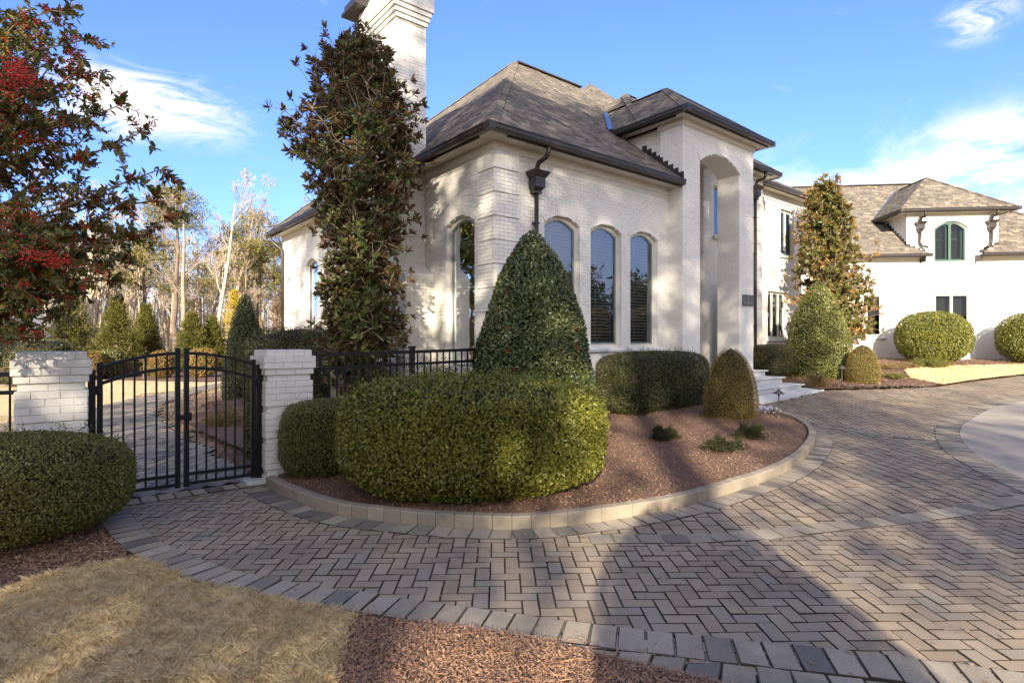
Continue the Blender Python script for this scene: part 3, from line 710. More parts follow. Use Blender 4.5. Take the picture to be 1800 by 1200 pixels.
def quoins(f, t0, t1, z0, z1, step=.4635, proud=.03, off=0., top=None):
    z = top if top else z1; first = True; cs = []; dm = []
    g = G()
    edges = []; zz = z1; e = z1 - .355
    while zz > z0:
        edges.append((max(e, z0), zz)); zz = e; e -= step
    for a, b in edges:
        box_on(g, f, t0, t1, off - proud, off + .03, a + .024, b)
        k = int(round((b - a - .024) / COURSE)); 
        for j in range(k):
            zc = a + .024 + (j + .5) * (b - a - .024) / k
            x = t0 if j % 2 == 0 else t0 - .105
            while x < t1:
                x0, x1 = max(x, t0), min(x + .213, t1)
                if x1 - x0 > .03: BR.append((f, (x0 + x1) / 2, off - proud, zc, x1 - x0 - .006, COURSE - .006))
                x += .213
    g.build('quoin_panel', MORTAR, house)
def frieze(f, t0, t1, ztop, offs=((.0, .17, .05), (.17, .26, .028))):
    g = G()
    for a, b, p in offs: box_on(g, f, t0, t1, -p, .02, ztop - b, ztop - a)
    g.build('frieze', TRIM, house)

FA = Fr(A0, U, N_)                         # main front
FL = Fr(A0, N_, U)                         # main left side (t runs away from the eye)
FP = Fr(P0, U, N_)                         # portico front
EZ = 5.47                                  # soffit of the main eaves
w1, w2_, w3_ = (1.28, 2.32, 1.46, 4.10, .17), (2.665, 3.705, 1.46, 4.10, .17), (4.03, 5.07, 1.46, 4.10, .17)
wl, wf = (.667, 1.737, 1.0, 4.06, .17), (9.43, 10.5, 1.46, 4.16, .17)
wall(FA, 0, 5.54, -.1, EZ, [w1, w2_, w3_])
for o in (w1, w2_, w3_): window(FA, o)
wall(FL, 0, 2.26, -.1, EZ, [wl]); wall(FL, 4.6, 13.0, -.1, EZ, [wf])
window(FL, wl); window(FL, wf)
wall(FL, 2.26, 4.6, 3.0, EZ)
quoins(FA, -.02, .58, -.1, 5.30); quoins(FL, -.02, .53, -.1, 5.30)
frieze(FA, .0, 5.54, EZ); frieze(FL, -.05, 13.0, EZ)
g = G(); box_on(g, FL, 12.98, 13.02, 0, 8, -.1, EZ); g.build('rear_wall', WHITE_F, house)
# portico: two tall piers carrying an arch
PT = 7.15; OPN = (.735, 2.675, .78, 6.24, .33)
wall(FP, 0, 3.41, .2, PT, [(OPN[0], OPN[1], .2, 6.24, .33)], name='portico_wall')
FPl = Fr(P0, N_, U); FPr = Fr(hu(P0, 3.41, 0), N_, -U)
wall(FPl, 0, .66, .2, PT, name='portico_wall'); wall(FPr, 0, .66, .2, PT, name='portico_wall')
wall(Fr(hu(P0, .14, .66), N_, U), 0, 3.4, .2, PT, name='portico_wall')
FPi = Fr(hu(P0, 2.675, 0), N_, U); wall(FPi, 0, .66, .2, 6.24, name='pier_inner_face')
FPj = Fr(hu(P0, .735, 0), N_, -U); wall(FPj, 0, .66, .2, 6.24, name='pier_inner_face')
FPb = Fr(hu(P0, 0, .66), U, -N_); wall(FPb, 0, 3.41, .2, PT, [(OPN[0], OPN[1], .2, 6.24, .33)], name='portico_wall')
# arch soffit in brick
q = np.linspace(-1, 1, 25); c = 1.705; h = .97; xx = c + q * h; zz = 6.24 + .33 * (1 - q * q); cs = []; axs = []; dms = []
for i in range(24):
    d = np.array((xx[i + 1] - xx[i], zz[i + 1] - zz[i])); L = np.linalg.norm(d); d /= L; nr = np.array((-d[1], d[0])); p = np.array(((xx[i] + xx[i + 1]) / 2, (zz[i] + zz[i + 1]) / 2)) + nr * .035
    for k in range(3):
        cs.append(FP(p[0], .11 + k * .22, p[1])); axs.append([u3 * d[0] + z3 * d[1], n3, u3 * nr[0] + z3 * nr[1]]); dms.append((L * 1.02 - .005, .213, .07))
emit('vault_brick', house, P_BOX, mat4(cs, axs, dms), WHITE, 300)
cs = []; axs = []; dms = []
for i in range(24):
    d = np.array((xx[i + 1] - xx[i], zz[i + 1] - zz[i])); L = np.linalg.norm(d); d /= L; nr = np.array((-d[1], d[0])); p = np.array(((xx[i] + xx[i + 1]) / 2, (zz[i] + zz[i + 1]) / 2)) + nr * .115
    cs.append(FP(p[0], -.012, p[1])); axs.append([u3 * d[0] + z3 * d[1], n3, u3 * nr[0] + z3 * nr[1]]); dms.append((L * 1.07 - .006, .03, .22))
emit('arch_brick', house, P_BOX, mat4(cs, axs, dms), WHITE, 60)
def band(f, t0, t1, zt, ret=None):
    g = G(); box_on(g, f, t0, t1, -.05, .02, zt - .14, zt); box_on(g, f, t0, t1, -.02, .02, zt - .17, zt - .14); g.build('frieze', TRIM, house)
band(FP, -.05, 3.46, PT); band(FPl, 0, .72, PT); band(FPr, 0, .72, PT)
# entry block behind the portico: deep recess with the door, brick face right of it
FE = Fr(hu(P0, 0, 1.4), U, N_)
we = (3.66, 4.3, 4.85, 6.45, .0)
wall(FE, 3.1, 6.57, .5, PT, [we], name='entry_wall'); window(FE, we, slats=False, arch_trim=False, sill=True)
wall(Fr(hu(P0, 3.1, 1.4), N_, U), 0, 1.4, .5, PT, name='entry_wall', bricks=True)
FD = Fr(hu(P0, 0, 2.8), U, N_)
g = G(); box_on(g, FD, .2, 3.1, 0, .1, .5, PT); g.build('entry_wall', WHITE_F, house)
g = G(); box_on(g, FD, 1.0, 2.4, -.06, 0, .78, 3.4); dr = g.build('front_door', DOORM, house)
g = G(); g.tube([FD(1.72, -.1, 1.7), FD(1.72, -.1, 2.1)], .015, 8); g.build('door_handle', BRONZE, dr)
g = G(); box_on(g, FP, .2, 3.2, .1, 2.9, PT - .32, PT - .3); g.build('porch_ceiling', TRIM, house)
FEr = Fr(hu(P0, 6.57, 1.4), N_, -U); wall(FEr, 0, .7, .3, PT, name='entry_wall')
quoins(FE, 6.0, 6.59, .6, 6.98, .437)
frieze(FE, 3.4, 6.6, PT, ((0, .15, .05),))
# two storey block
FT = Fr(hu(P0, 0, 2.1), U, N_); wu, wd_ = (9.38, 10.45, 4.9, 6.66, .0), (8.38, 9.84, 1.70, 3.48, .0)
wall(FT, 6.57, 11.1, .4, PT, [wu, wd_], name='side_wall')
window(FT, wu, mull=(9.915,), arch_trim=False, gl=GLASS_D); window(FT, wd_, mull=(8.87, 9.35), arch_trim=False, gl=GLASS_D)
frieze(FT, 6.57, 11.1, PT, ((0, .28, .05),))
FTr = Fr(hu(P0, 11.1, 2.1), N_, -U); wall(FTr, 0, 4.5, .4, PT, name='side_wall', bricks=False, mat=WHITE_F)
# garage wing
FW = Fr(Q0, W_, M_)
wd1, wd2, wd3, wg = (-1.34, .17, 1.85, 3.74, 0), (-4.2, -3.46, 1.80, 3.72, 0), (2.35, 3.9, 1.85, 3.74, 0), (-1.36, .02, 5.10, 6.62, .30)
wall(FW, -11, -2.48, .3, 5.30, [wd2], WHITE_F, 'wing_wall', False); wall(FW, -2.48, 1.245, .3, 7.25, [wd1, wg], WHITE_F, 'wing_wall', False)
wall(FW, 1.245, 6.3, .3, 5.30, [wd3], WHITE_F, 'wing_wall', False)
for o, ml in ((wd1, (-.585,)), (wd2, ()), (wd3, (3.12,))): window(FW, o, mull=ml, arch_trim=False, gl=GLASS_D, sill=True, slats=False, sash=TRIM)
window(FW, wg, TEAL2, (-.67,), SLATD, GLASS_D, True, .11, green=True)
g = G()
for a, b, p in ((.0, .14, .05), (.14, .17, .02)):
    for t0, t1 in ((-11, -1.95), (.35, 6.3)): box_on(g, FW, t0, t1, -p, .02, 5.30 - b, 5.30 - a)
box_on(g, FW, -2.5, 1.265, -.04, .02, 7.08, 7.25); g.build('frieze', TRIM, house)
for s, t0 in ((1, -2.48), (-1, 1.245)):
    f = Fr(Q0 + W_ * t0, M_, W_ * s); wall(f, 0, 3.2, 5.2, 7.25, name='dormer_cheek')
# chimney
CH = Fr(A0 - .72 * U, N_, U)                # outer face
cz = 9.35; g = G()
CR = Fr(hu(A0, -.72, 2.66), U, N_); CRb = Fr(hu(A0, -.72, 2.26), U, N_)
wall(CRb, 0, .72, -.1, 3.05, name='chimney_base'); wall(CH, 2.26, 4.6, -.1, 3.05, name='chimney_base')
wall(CR, 0, .72, 3.2, 5.45, name='chimney_stack'); wall(CR, 0, .74, 5.45, 8.80, name='chimney_stack'); wall(CH, 2.66, 4.2, 3.3, 8.80, name='chimney_stack')
g = G(); a, b = hu(A0, -.72, 0), None
for ta, tb in ((2.26, 2.66), (4.6, 4.2)):
    g = G(); g.add([CH(ta, -.015, 3.05), CH(tb, 0, 3.36), CH(tb, .75, 3.36), CH(ta, .75, 3.05)], [[[0, 1, 2, 3]]]); g.add([CH(ta, -.015, 3.05), CH(tb, -.015, 3.36), CH(tb, -.015, 3.02), CH(ta, -.015, 3.02)], [[[0, 1, 2, 3]]]); g.build('chimney_shoulder', WHITE_F, house)
g = G(); box_on(g, CH, 2.66, 4.2, 0.02, .72, 3.0, 8.8); box_on(g, CH, 2.28, 4.58, .02, .7, -.1, 3.04); g.build('chimney_core', MORTAR, house)
for k in range(4):
    g = G(); e = .035 * (k + 1); box_on(g, CH, 2.66 - e, 4.2 + e, -e, .74 + e, 8.80 + k * .105 + .008, 8.905 + k * .105); g.build('chimney_corbel', WHITE, house)
g = G(); e = .14; z0, z1 = 9.225, 10.3; i2_ = -.22
c8 = [CH(2.66 - e, -e, z0), CH(4.2 + e, -e, z0), CH(4.2 + e, .74 + e, z0), CH(2.66 - e, .74 + e, z0), CH(2.66 - i2_, -i2_, z1), CH(4.2 + i2_, -i2_, z1), CH(4.2 + i2_, .74 + i2_, z1), CH(2.66 - i2_, .74 + i2_, z1)]
ez = CH(2.66 - e, -e, z0 + .25); 
lo = [np.array(v) for v in c8[:4]]; mid = [v + z3 * .28 for v in lo]
g.add(lo + mid + c8[4:], [[[0, 1, 5, 4], [1, 2, 6, 5], [2, 3, 7, 6], [3, 0, 4, 7], [4, 5, 9, 8], [5, 6, 10, 9], [6, 7, 11, 10], [7, 4, 8, 11], [8, 9, 10, 11]]]); g.build('chimney_cap', WHITE, house)
g = G(); box_on(g, CH, 3.9, 4.75, -.42, .2, 9.55, 9.62); box_on(g, CH, 3.95, 4.7, -.36, .15, 9.62, 9.8); g.build('chimney_hood', BRONZE, house)

# ---- roofs
def plane(poly, e, up, view=True, pitch=.145, name='roof_plane', shing=True):
    """roof plane: corner list, e along the eave, up horizontal direction up the slope"""
    P = np.asarray(poly, float); nrm_ = unit(np.cross(P[1] - P[0], P[2] - P[0])); nrm_ = nrm_ if nrm_[2] > 0 else -nrm_
    g = G(); k = len(P); V = np.concatenate([P - nrm_ * .008, P - nrm_ * .06]); j = np.arange(k)
    g.add(V, [j[None], j[None, ::-1] + k, np.stack([j, (j + 1) % k, (j + 1) % k + k, j + k], 1)]); g.build(name, ROOFB, house)
    if not shing: return
    e = unit(np.array(e)); s = unit(np.cross(nrm_, e)); s = s if s[2] > 0 else -s
    o = P[0]; a = (P - o) @ e; b = (P - o) @ s; b0, b1 = b.min(), b.max(); nb = int((b1 - b0) / pitch)
    for r in range(nb + 1):
        bb = b0 + (r + .5) * pitch
        if bb > b1: break
        xs = []
        for i in range(k):
            i2 = (i + 1) % k
            if (b[i] > bb) != (b[i2] > bb): xs.append(a[i] + (bb - b[i]) / (b[i2] - b[i]) * (a[i2] - a[i]))
        if len(xs) < 2: continue
        x0, x1 = min(xs), max(xs); cur = x0 - R.uniform(0, .2)
        while cur < x1:
            wdt = R.uniform(.12, .34); lo, hi = max(cur, x0), min(cur + wdt, x1)
            if hi - lo > .02: SH.append((o + e * (lo + hi) / 2 + s * bb + nrm_ * R.uniform(.002, .011), e, unit(s - nrm_ * -.06), nrm_, hi - lo - .004, pitch * 1.12, R.choice([.012, .018, .028])))
            cur += wdt
def flush_shingles():
    c = np.array([s[0] for s in SH]); ax = np.array([[s[1], unit(s[2]), s[3]] for s in SH]); dm = np.array([s[4:] for s in SH])
    emit('shingle', house, P_BOX, mat4(c, ax, dm), SHING, 300, 'shingles')
def caps(p0, p1, up=z3):
    p0, p1 = np.asarray(p0, float), np.asarray(p1, float); L = np.linalg.norm(p1 - p0); d = (p1 - p0) / L; x = unit(np.cross(d, z3)); n = int(L / .15)
    for i in range(n):
        c = p0 + d * (i + .5) * L / n
        for s in (-1, 1):
            nx = unit(x * s + -z3 * .42); CAPS.append((c + nx * .075 + z3 * .034, d, nx, unit(np.cross(d, nx)), L / n * 1.1, .16, .014))
def flush_caps():
    c = np.array([s[0] for s in CAPS]); ax = np.array([[unit(s[1] + s[3] * .0), s[2], s[3]] for s in CAPS]); dm = np.array([s[4:] for s in CAPS])
    emit('ridge_cap', house, P_BOX, mat4(c, ax, dm), SHING, 300, 'ridge_caps')
GUT = [(0, 0), (-.10, .0), (-.125, .05), (-.125, .095), (-.14, .12), (-.14, .135), (0, .135)]
def gutter(p0, p1, outw, z):
    """p0,p1 xy of the fascia line, outw outward unit xy"""
    g = G(); o = np.array((*outw, 0)); a = np.array((*p0, z)); b = np.array((*p1, z)); g.prism([(-x, y) for x, y in GUT], a, b, o)
    return g.build('gutter', BRONZE, house)
def soffit(p0, p1, outw, ov, z, board=.205):
    """boards between wall line p0-p1 and the gutter"""
    d = np.array(p1) - p0; L = np.linalg.norm(d); d /= L; n = int(L / board); o = np.asarray(outw, float)
    g = G(); a = np.array((*(np.array(p0) + o * ov / 2 + d * L / 2), z + .03)); g.box(a, [[*d, 0], [*o, 0], z3], (L, ov + .02, .02)); g.build('soffit_backing', MORTAR, house)
    for i in range(n):
        c = np.array(p0) + d * (i + .5) * L / n + o * ov / 2; SOF.append((np.array((*c, z + .008)), [[*d, 0], [*o, 0], z3], (L / n - .01, ov + .02, .016)))
    g = G(); g.box(np.array((*(np.array(p0) + d * L / 2 + o * (ov - .015)), z + .0)), [[*d, 0], [*o, 0], z3], (L, .03, .06)); g.build('fascia', BRONZE, house)
# main block
OV = .40; GZm = EZ + .0; e0, e1, f0, f1 = -OV, 14.0, -OV, 13.4
RZ = 11.22; zE = EZ + .135; mA = lambda t, n, z: FA(t, n, z)
ra, rb_ = 5.75, 6.475
C00, C10, C01, C11 = mA(e0 - .05, f0 - .05, zE), mA(e1, f0 - .05, zE), mA(e0 - .05, f1, zE), mA(e1, f1, zE); R0 = mA(ra, rb_, RZ); R1 = mA(e1, rb_, RZ)
plane([C00, mA(5.52, f0 - .05, zE), mA(5.53, 1.75, zE + 2.2 * .811), mA(7.2, 3.5, zE + 3.95 * .811), mA(8.0, 3.95, zE + 4.4 * .811), mA(9.2, 4.3, zE + 4.75 * .811), mA(11.5, 4.4, zE + 4.85 * .811), mA(11.5, rb_, RZ), R0], u3, n3)
plane([C01, C00, R0], n3, u3); plane([C01, R0, R1, C11], u3, -n3, shing=False)
caps(C00, R0); caps(C01, R0)
g = G(); a, b = mA(ra + .1, rb_, RZ + .05), mA(9, rb_, RZ + .05); g.bar(a, b, .22, .045); g.build('ridge_vent', ROOFB, house)
gutter(hu(A0, e0, f0), hu(A0, 5.535, f0), -N_, EZ - .0); gutter(hu(A0, e0, 13.35), hu(A0, e0, f0), -U, EZ)
g = G(); g.box(mA(e0 - .07, f0 - .07, EZ + .0675), [u3, n3, z3], (.143, .143, .137)); g.build('gutter_corner', BRONZE, house)
soffit(hu(A0, 0, 0), hu(A0, 5.54, 0), -N_, OV, EZ); soffit(hu(A0, 0, 13), hu(A0, 0, 0), -U, OV, EZ); 
g = G(); g.box(mA(-OV / 2, -OV / 2, EZ + .012), [u3, n3, z3], (OV, OV, .02)); g.build('soffit_corner', TRIM, house)
# portico roof
OP = .30; zP = PT + .135; mP = lambda t, n, z: FP(t, n, z); a0, a1 = -OP - .05, 3.41 + OP + .05; cc = (a0 + a1) / 2; hw = (a1 - a0) / 2; zt = zP + hw * .80
plane([mP(a0, a0, zP), mP(a1, a0, zP), mP(cc, a0 + hw, zt)], u3, n3)
plane([mP(a0, 6, zP), mP(a0, a0, zP), mP(cc, a0 + hw, zt), mP(cc, 6, zt)], n3, u3)
plane([mP(a1, a0, zP), mP(a1, 6, zP), mP(cc, 6, zt), mP(cc, a0 + hw, zt)], n3, -u3, shing=False)
caps(mP(a0, a0, zP), mP(cc, a0 + hw, zt)); caps(mP(a1, a0, zP), mP(cc, a0 + hw, zt)); caps(mP(cc, 6, zt), mP(cc, a0 + hw, zt))
gutter(hu(P0, -OP, -OP), hu(P0, 3.41 + OP, -OP), -N_, PT); gutter(hu(P0, -OP, 2.3), hu(P0, -OP, -OP), -U, PT); gutter(hu(P0, 3.41 + OP, -OP), hu(P0, 3.41 + OP, 1.0), U, PT)
for t, n in ((-OP - .07, -OP - .07), (3.41 + OP + .07, -OP - .07)):
    g = G(); g.box(mP(t, n, PT + .0675), [u3, n3, z3], (.143, .143, .137)); g.build('gutter_corner', BRONZE, house)
soffit(hu(P0, -OP, 0), hu(P0, 3.41 + OP, 0), -N_, OP, PT); soffit(hu(P0, 0, 3), hu(P0, 0, 0), -U, OP, PT); soffit(hu(P0, 3.41, 0), hu(P0, 3.41, 1.4), U, OP, PT)
# step flashing where the main roof meets the portico
for i in range(9):
    n = -.02 + i * .155; z = 5.605 + (n - .42 + .45) * .811 + .10
    g = G(); g.box(mP(-.015 if n < .66 else .125, n + .05, z), [n3, u3, z3], (.15, .012, .22)); g.build('step_flashing', BRONZE, house)
# valley between main and portico roofs
vp = []
for u__ in np.linspace(a0, a0 + hw - .1, 6):
    z = zP + (u__ - a0) * .80; b = (z - 5.605) / .8115 - .45; vp.append(mP(u__, b + .42, z + .05))
g = G(); vv = np.array(vp); L_ = vv + u3 * -.10 + z3 * .01; R_ = vv + u3 * .10 + z3 * .09
for i in range(5): g.quad(L_[i], L_[i + 1], R_[i + 1], R_[i])
g.build('valley_flashing', FLASH, house)
# entry block roof
b0, b1, d0, d1 = a0, 7.05, .95, 7.75; zt2 = zP + 2.72; rA, rB = mP(3.0, 4.35, zt2), mP(3.5, 4.35, zt2)
plane([mP(b0, d0, zP), mP(b1, d0, zP), rB, rA], u3, n3); plane([mP(b0, d1, zP - .03), mP(b0, d0, zP - .03), rA - z3 * .03], n3, u3); plane([mP(b1, d0, zP), mP(b1, d1, zP), rB], n3, -u3, shing=False); plane([mP(b1, d1, zP), mP(b0, d1, zP), rA, rB], u3, -n3, shing=False)
caps(mP(b0, d0, zP), rA); caps(mP(b1, d0, zP), rB); caps(rA, rB)
gutter(hu(P0, 3.8, 1.0), hu(P0, 7.0, 1.0), -N_, PT); soffit(hu(P0, 3.4, 1.4), hu(P0, 6.57, 1.4), -N_, .4, PT); gutter(hu(P0, 7.0, 1.0), hu(P0, 7.0, 1.8), U, PT); soffit(hu(P0, 6.57, 1.0), hu(P0, 6.57, 1.9), U, .43, PT)
# two storey roof
k0, k1, j0, j1 = 5.5, 11.5, 1.65, 9.0; zt3 = zP + 2.3; rC, rD = mP(5.5, 5.3, zt3), mP(8.0, 5.3, zt3)
plane([mP(k0, j0, zP), mP(k1, j0, zP), rD, rC], u3, n3); plane([mP(k1, j0, zP), mP(k1, j1, zP), rD], n3, -u3); plane([mP(k1, j1, zP), mP(k0, j1, zP), rC, rD], u3, -n3, shing=False)
gutter(hu(P0, 7.1, 1.72), hu(P0, 11.45, 1.72), -N_, PT); soffit(hu(P0, 6.57, 2.1), hu(P0, 11.45, 2.1), -N_, .38, PT); gutter(hu(P0, 11.45, 1.72), hu(P0, 11.45, 6), U, PT); soffit(hu(P0, 11.1, 1.75), hu(P0, 11.1, 6), U, .35, PT)
caps(mP(k1, j0, zP), rD)
# tall sunlit roof at the back
bp = np.array((3.42, 25.0)); tip = np.array((*bp, 12.9)); hh = 3.8; cr_ = [np.array((*(bp + a * hh * U + b * hh * N_), 9.4)) for a, b in ((-1, -1), (1, -1), (1, 1), (-1, 1))]
plane([cr_[0], cr_[1], tip], u3, n3); plane([cr_[3], cr_[0], tip], n3, u3); plane([cr_[1], cr_[2], tip], n3, -u3)
g = G(); c4 = [c.copy() for c in cr_]; lo = [np.array((*c[:2], 8.0)) for c in c4]; g.add(lo + c4, [[[0, 1, 5, 4], [1, 2, 6, 5], [2, 3, 7, 6], [3, 0, 4, 7]]]); g.build('rear_block_wall', WHITE_F, house)
# wing roofs
ZW = 5.42; mW = lambda t, m, z: FW(t, m, z); sl = .775; mr = 5.25; zr = ZW + (mr + .5) * sl
for t0, t1, ra_, rb2 in ((-11, -2.46, -11, -2.46), (-2.46, 1.22, -2.46, .93), (1.22, 6.7, .95, .95)):
    s0 = -.5 if t0 != -2.46 else .35
    plane([mW(t0, s0, ZW + (s0 + .5) * sl), mW(t1, s0, ZW + (s0 + .5) * sl), mW(rb2, mr, zr), mW(ra_, mr, zr)], w3, m3)
plane([mW(-2.46, -.5, ZW), mW(-1.72, -.5, ZW), mW(-2.40, -.02, ZW + .37), mW(-2.46, -.02, ZW + .372)], w3, m3); plane([mW(.30, -.5, ZW), mW(1.22, -.5, ZW), mW(1.22, -.02, ZW + .372), mW(1.15, -.02, ZW + .37)], w3, m3)
plane([mW(-11, mr, zr), mW(.95, mr, zr), mW(6.7, 11, ZW), mW(-11, 11, ZW)], w3, -m3, shing=False); plane([mW(6.7, -.5, ZW), mW(6.7, 11, ZW), mW(.95, mr, zr)], m3, -w3, shing=False); caps(mW(6.7, -.5, ZW), mW(.95, mr, zr))
g = G(); g.bar(mW(-9, mr, zr + .06), mW(.9, mr, zr + .06), .2, .05); g.build('ridge_vent', ROOFB, house)
wq = lambda t, m: Q0 + t * W_ + m * M_
gutter(wq(-11, -.45), wq(-1.72, -.45), -M_, ZW - .135); gutter(wq(.30, -.45), wq(6.7, -.45), -M_, ZW - .135)
soffit(wq(-11, 0), wq(-1.95, 0), -M_, .45, 5.29); soffit(wq(.35, 0), wq(6.3, 0), -M_, .45, 5.29)
for t, s in ((-1.95, 1), (.35, -1)):
    g = G(); g.box(mW(t + s * .02, -.2, 5.22), [w3, m3, z3], (.06, .42, .3)); g.build('eave_return', BRONZE, house)
# dormer
zD = 7.39; t0, t1 = -2.48 - .45, 1.245 + .5; cx = (t0 + t1) / 2; hw = (t1 - t0) / 2; zt4 = 9.33; m0 = -.45
plane([mW(t0, m0, zD), mW(t1, m0, zD), mW(cx, m0 + hw, zt4)], w3, m3); plane([mW(t0, 4.6, zD), mW(t0, m0, zD), mW(cx, m0 + hw, zt4), mW(cx, 4.6, zt4)], m3, w3); plane([mW(t1, m0, zD), mW(t1, 4.6, zD), mW(cx, 4.6, zt4), mW(cx, m0 + hw, zt4)], m3, -w3, shing=False)
caps(mW(t0, m0, zD), mW(cx, m0 + hw, zt4)); caps(mW(t1, m0, zD), mW(cx, m0 + hw, zt4)); caps(mW(cx, 4, zt4), mW(cx, m0 + hw, zt4))
gutter(wq(t0 + .05, m0 + .05), wq(t1 - .05, m0 + .05), -M_, zD - .135); gutter(wq(t0 + .05, 2.2), wq(t0 + .05, m0 + .05), -W_, zD - .135); gutter(wq(t1 - .05, m0 + .05), wq(t1 - .05, 2.2), W_, zD - .135)
for t in (t0 - .02, t1 + .02):
    g = G(); g.box(mW(t, m0 - .02, zD - .0675), [w3, m3, z3], (.143, .143, .137)); g.build('gutter_corner', BRONZE, house)
soffit(wq(t0 + .1, 0), wq(t1 - .1, 0), -M_, .4, zD - .14); soffit(wq(-2.48, 2.3), wq(-2.48, 0), -W_, .4, zD - .14); soffit(wq(1.245, 0), wq(1.245, 2.3), W_, .4, zD - .14)
g = G(); vp = [mW(t0, 2.15, zD + .06), mW(cx, 4.55, zt4 + .03)]; g.bar(vp[0], vp[1], .2, .03); g.build('valley_flashing', FLASH, house)
for i in range(12):
    m = .0 + i * .2; z = ZW + (m + .5) * sl + .12
    if z > 7.1: break
    for t, s in ((-2.5, -1), (1.265, 1)):
        g = G(); g.box(mW(t, m + .08, z), [w3, m3, z3], (.012, .19, .25)); g.build('step_flashing', BRONZE, house)
for i in range(4):
    for t, s in ((-2.42, 1), (1.18, -1)):
        g = G(); g.box(mW(t + s * i * .2, -.012, ZW + .44 - i * .1), [w3, m3, z3], (.19, .014, .14)); g.build('step_flashing', BRONZE, house)

# ---- rain water heads and pipes
def downspout(f, t, ztop, zhead, zbot, ov, lower=True, bend_bot=None, r=.05):
    g = G(); h = .05
    p = [f(t, -ov - .04, ztop), f(t, -ov - .04, ztop - .12), f(t - .0, -ov + .02, ztop - .2), f(t - .03, -.18, zhead + .30), f(t - .03, -.13, zhead + .2), f(t - .03, -.13, zhead + .1)]
    g.tube(p, r, 10)
    d = g.build('downspout', BRONZE, house, None, True)
    g = G()
    for z0, z1, w0, w1, d0 in ((.06, .12, .36, .42, .30), (.0, .06, .30, .36, .26), (-.2, .0, .26, .26, .22), (-.27, -.2, .17, .26, .18), (-.31, -.27, .19, .19, .16)):
        x0, x1 = w0 / 2, w1 / 2; V = []
        for xx_, dd, z in ((x0, d0 * w0 / max(w0, w1), z0), (x1, d0, z1)):
            V += [f(t - .03 - xx_, -.02, zhead + z), f(t - .03 + xx_, -.02, zhead + z), f(t - .03 + xx_, -.02 - dd, zhead + z), f(t - .03 - xx_, -.02 - dd, zhead + z)]
        g.add(V, [BOXF])
    g.build('rain_head', BRONZE, d)
    g = G(); q = [f(t - .03, -.11, zhead - .25)]
    if bend_bot: q += [f(t - .03, -.11, zbot + .22), f(t - .03 + bend_bot * .06, -.14, zbot + .1), f(t - .03 + bend_bot * .26, -.24, zbot)]
    else: q += [f(t - .03, -.11, zbot)]
    g.tube(q, r * .92, 10); g.build('pipe', BRONZE, d, None, True)
    if lower:
        g = G()
        for z in np.arange(zhead - .9, zbot + .3, -1.2): g.box(f(t - .03, -.09, z), [f.d, f.i, z3], (.12, .12, .03))
        g.build('pipe_bracket', BRONZE, d)
downspout(FA, 1.0, EZ, 4.90, .1, OV)
downspout(FE, 6.02, PT, 6.62, .3, .4, True)
downspout(FW, -1.95, zD - .14, 6.75, 5.72, .4, False, 1, .06); downspout(FW, .95, zD - .14, 6.75, 5.72, .4, False, -1, .06)
FLs = Fr(hu(A0, 0, 12.75), N_, U)
g = G(); g.tube([FLs(.3, -.46, EZ), FLs(.3, -.44, EZ - .14), FLs(.2, -.3, EZ - .3), FLs(.1, -.1, EZ - .5), FLs(.08, -.08, EZ - .7), FLs(.08, -.08, .1)], .055, 10); g.build('downspout', BRONZE, house, None, True)
# small lamp under the eave, plaque on the right pier
g = G(); c = FE(6.62, -.02, 6.2); g.box(c, [u3, n3, z3], (.1, .06, .1)); g.box(c + u3 * .1 - n3 * .12 - z3 * .05, [unit(u3 - n3), unit(u3 + n3), z3], (.16, .14, .2)); g.build('floodlight', TRIM, house)
g = G(); c = FT(7.0, -.03, 4.55); g.box(c, [u3, n3, z3], (.24, .08, .07)); g.build('vent_cover', TRIM, house)
g = G(); box_on(g, FP, 2.80, 3.34, -.045, -.016, 2.62, 2.90); pq = g.build('plaque', PLAQ, house)
g = G(); box_on(g, FP, 2.79, 3.35, -.052, -.044, 2.60, 2.625); box_on(g, FP, 2.79, 3.35, -.052, -.044, 2.895, 2.915)
box_on(g, FP, 2.79, 2.81, -.052, -.044, 2.6, 2.91); box_on(g, FP, 3.33, 3.35, -.052, -.044, 2.6, 2.91)
g.build('plaque_rim', PLAQ, pq)
g = G()
for a in (0, 1):                            # worn raised figure in the middle: an upright with two bowls
    th = np.linspace(-1.5, 1.5, 8) * 1.0; r = .042 + a * .006; cz_ = 2.83 - a * .09
    g.tube([FP(3.045 + r * math.cos(x) * 1.1, -.05, cz_ + r * math.sin(x)) for x in th], .009, 5)
g.tube([FP(3.04, -.05, 2.66), FP(3.04, -.05, 2.875)], .011, 5); g.tube([FP(3.02, -.05, 2.65), FP(3.12, -.05, 2.65)], .008, 5)
for x in (2.86, 2.90, 2.94, 3.18, 3.22, 3.26): g.tube([FP(x, -.05, 2.65), FP(x + .012, -.05, 2.70)], .009, 5)
g.tube([FP(2.86, -.05, 2.70), FP(2.95, -.05, 2.70)], .006, 5); g.tube([FP(3.18, -.05, 2.70), FP(3.25, -.05, 2.65)], .006, 5)
g.build('plaque_relief', PLAQ2, pq)
